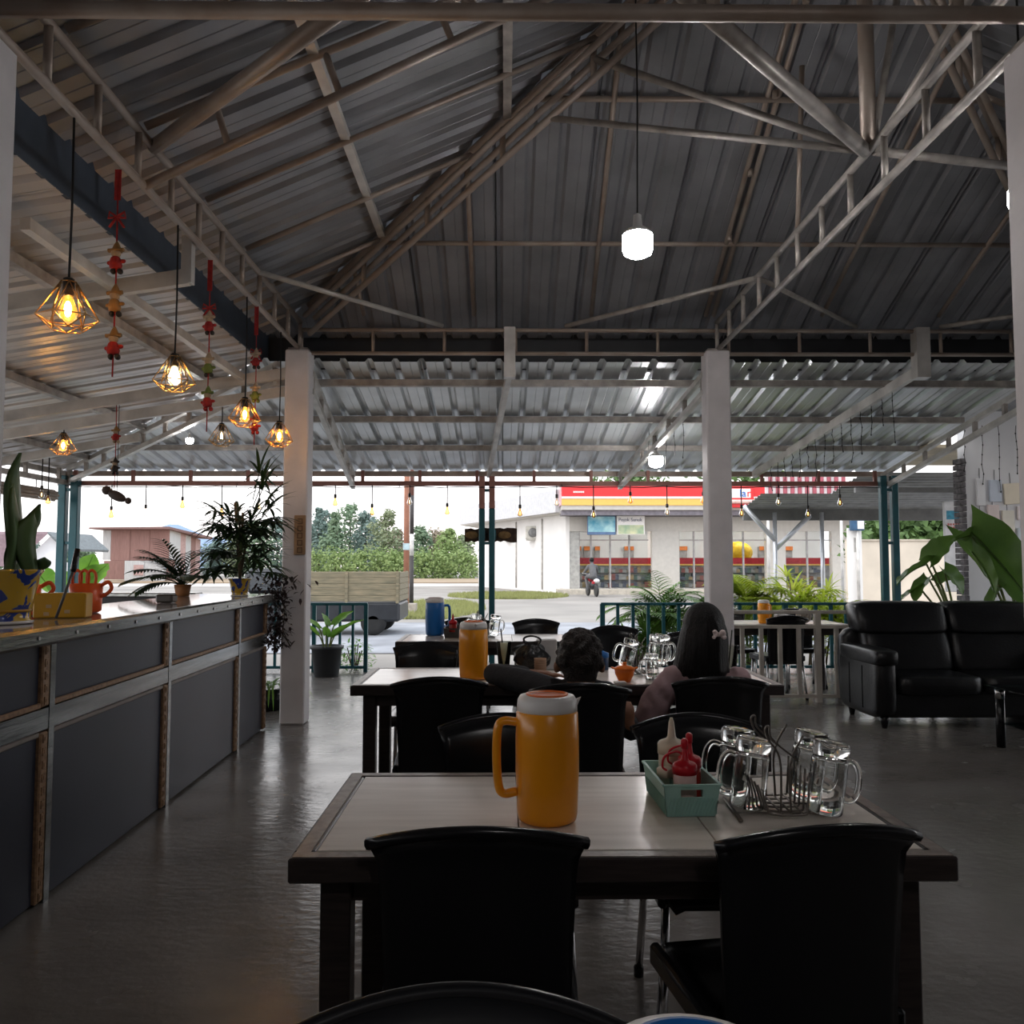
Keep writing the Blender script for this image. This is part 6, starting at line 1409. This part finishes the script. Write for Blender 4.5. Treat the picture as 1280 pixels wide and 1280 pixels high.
# ---- motorcycle and rider
def bike():
    p = PY(740, 705, 39); t = thing('motorcycle', 'motorcycle parked in front of the shop glass', 'motorcycle', (p.x, 39, -.11), R(12)); bk = mat('bike_black', (.02, .02, .022), .4); rd = mat('bike_red', (.4, .02, .03), .35)
    for y in (-.62, .62):
        M4 = Matrix.Translation((-.045, y, .29)) @ Matrix.Rotation(R(90), 4, 'Y'); q = MB(); q.lathe([(.2, 0), (.27, .005), (.29, .03), (.29, .06), (.27, .085), (.2, .09)], 20, M=M4); w_ = q.build('wheel', bk, t); q = MB(); q.lathe([(.0001, .03), (.2, .04), (.2, .05), (.0001, .06)], 16, M=M4); q.build('spokes', M_chrome, w_)
    q = MB(); q.ell((0, 0, .5), (.12, .4, .2), 14, 9); q.build('engine_body', bk, t); q = MB(); q.ell((0, .2, .78), (.14, .26, .13), 14, 8); q.build('tank', rd, t); q = MB(); q.bbox(-.12, .12, -.62, .05, .76, .86, .04); q.build('seat', bk, t)
    q = MB(); q.ell((-.0, -.66, .72), (.14, .16, .1), 12, 8); q.build('tail', mat('bike_white', (.75, .75, .75), .4), t); q = MB(); q.bbox(-.22, -.10, -.72, -.60, .58, .7, .02); q.build('tail_lamp', rd, t)
    q = MB(); q.tube([(0, .62, .29), (0, .45, 1.0)], .035, 8); q.tube([(-.34, .38, 1.05), (0, .46, 1.0), (.34, .38, 1.05)], .02, 8); q.build('fork_and_handlebar', M_chrome, t)
    r = thing('person', 'rider in a grey jacket seated on the motorcycle', 'person', (p.x, 39, -.11), R(12)); V = Vector; q = MB()
    q.ell((0, .05, 1.63), (.10, .115, .13), 14, 10); limb(q, [V((0, .02, 1.54)), V((0, -.02, 1.4))], [.055, .06]); limb(q, [V((0, -.03, 1.36)), V((0, -.12, 1.1)), V((0, -.15, .92))], [.16, .17, .17])
    for s in (-1, 1):
        limb(q, [V((s * .19, -.03, 1.38)), V((s * .30, .1, 1.15)), V((s * .30, .34, 1.08))], [.075, .06, .045]); hand(q, V((s * .30, .34, 1.08)), (0, 1, 0), (0, 0, 1), .09, .9, s)
        limb(q, [V((s * .1, -.12, .92)), V((s * .19, .26, .86)), V((s * .19, .12, .45)), V((s * .19, .12, .3))], [.11, .085, .06, .05]); q.ell((s * .19, .2, .27), (.05, .13, .045), 10, 7)
    fuse(q, 'body', mat('rider_grey', (.13, .13, .135), .8, var=.1), r, .022, 4); q = MB(); q.ell((0, .03, 1.67), (.115, .13, .115), 14, 9); q.build('hair', M_hair, r)
bike()
# ---- shed and house at left
def shed():
    Y = 72.0; Xp = lambda px, y=Y: PY(px, 705, y).x; Zp = lambda py, y=Y: PY(640, py, y).z; t = thing('shed_building', 'brown and grey corrugated metal shed beyond the field', 'building', (0, Y, 0)); br = mat('rusty_cladding', (.27, .15, .13), .8, var=.1, stretch=(6, 6, .3)); gr = mat('zinc_cladding', (.50, .50, .50), .7, var=.1, stretch=(6, 6, .3)); pk = mat('faded_cladding', (.45, .30, .28), .8, var=.1)
    def sheets(a, b, ya, yb, m, n, y=0, nm='cladding_sheet'):
        for k in range(n): x0 = Xp(a) + (Xp(b) - Xp(a)) * k / n; x1 = Xp(a) + (Xp(b) - Xp(a)) * (k + 1) / n; q = MB(); q.bbox(x0, x1, y - .05 - .05 * (k % 2), y + .1, Zp(yb), Zp(ya), .02); q.build(nm, m, t)
    sheets(128, 138, 663, 700, gr, 1); sheets(138, 211, 662, 701, br, 6); sheets(130, 158, 701, 724, br, 2, .0); sheets(158, 208, 701, 726, gr, 4, -.3, 'door_sheet'); sheets(208, 218, 700, 725, br, 1)
    q = MB(); q.box(Xp(170), Xp(182), -.46, -.4, Zp(719), Zp(706)); q.build('rust_patch', pk, t)
    xr = Xp(211); z0, z1 = Zp(725), Zp(662); far = PY(250, 705, Y + 9)
    for k, m in enumerate((gr, gr, pk, gr, br, pk)):
        a = Vector((xr, 0, 0)).lerp(Vector((far.x, 9, 0)), k / 6); b = Vector((xr, 0, 0)).lerp(Vector((far.x, 9, 0)), (k + 1) / 6); q = MB(); q.hexa([(a.x, a.y, z0), (b.x, b.y, z0), (b.x - .1, b.y + .1, z0), (a.x - .1, a.y + .1, z0), (a.x, a.y, z1 - .1 * k), (b.x, b.y, z1 - .1 * (k + 1)), (b.x - .1, b.y + .1, z1 - .1 * (k + 1)), (a.x - .1, a.y + .1, z1 - .1 * k)]); q.build('side_sheet', m, t)
    q = MB(); q.hexa([(Xp(117), -1, Zp(662)), (Xp(216), -1, Zp(662)), (far.x + .8, 10, Zp(666) - .3), (Xp(125), 10, Zp(664)), (Xp(117), -1, Zp(660)), (Xp(216), -1, Zp(659)), (far.x + .8, 10, Zp(664) - .2), (Xp(125), 10, Zp(661))]); q.build('roof', mat('shed_roof', (.20, .11, .10), .7), t)
    t = thing('white_house', 'white gabled house with purple brown roof at the far left', 'building', (0, 60, 0)); X2 = lambda px: PY(px, 705, 60).x; Z2 = lambda py: PY(640, py, 60).z
    q = MB(); q.add([(X2(30), 0, -.1), (X2(80), 0, -.1), (X2(80), 0, Z2(688)), (X2(62), 0, Z2(670)), (X2(30), 0, Z2(702))], [(0, 1, 2, 3, 4)]); q.box(X2(30), X2(80), .01, 6, -.1, Z2(703)); q.build('wall', mat('house_white', (.70, .70, .72), .8, var=.08, scale=.6), t)
    rf = mat('purple_roof', (.22, .15, .17), .7, var=.1)
    q = MB(); q.hexa([(X2(62), -.4, Z2(668)), (X2(20), -.4, Z2(708)), (X2(-90), .2, Z2(708)), (X2(-60), .2, Z2(668)), (X2(62), -.3, Z2(665)), (X2(20), -.3, Z2(704)), (X2(-90), .4, Z2(704)), (X2(-60), .4, Z2(664))]); q.build('roof', rf, t)
    q = MB(); q.hexa([(X2(62), -.4, Z2(668)), (X2(85), -.4, Z2(689)), (X2(85), 6, Z2(689)), (X2(62), 6, Z2(668)), (X2(62), -.4, Z2(665)), (X2(86), -.4, Z2(686)), (X2(86), 6, Z2(686)), (X2(62), 6, Z2(665))]); q.build('roof_side', mat('grey_roof', (.16, .18, .19), .7), t)
shed()
# ---- far hill
def hill():
    Y = 420; q = MB(); pts = [(190, 668), (203, 658), (212, 655), (224, 656), (236, 661), (248, 666), (262, 671), (300, 676)]; v = []
    for px, py in pts: a = PY(px, py, Y); v += [(a.x, Y, -2), (a.x, Y, a.z), (a.x, Y + 60, a.z * .6)]
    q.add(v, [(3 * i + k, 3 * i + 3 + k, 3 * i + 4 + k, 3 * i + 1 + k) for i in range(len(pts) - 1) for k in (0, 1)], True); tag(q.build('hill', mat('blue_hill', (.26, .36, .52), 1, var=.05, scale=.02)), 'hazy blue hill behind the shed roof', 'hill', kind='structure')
hill()
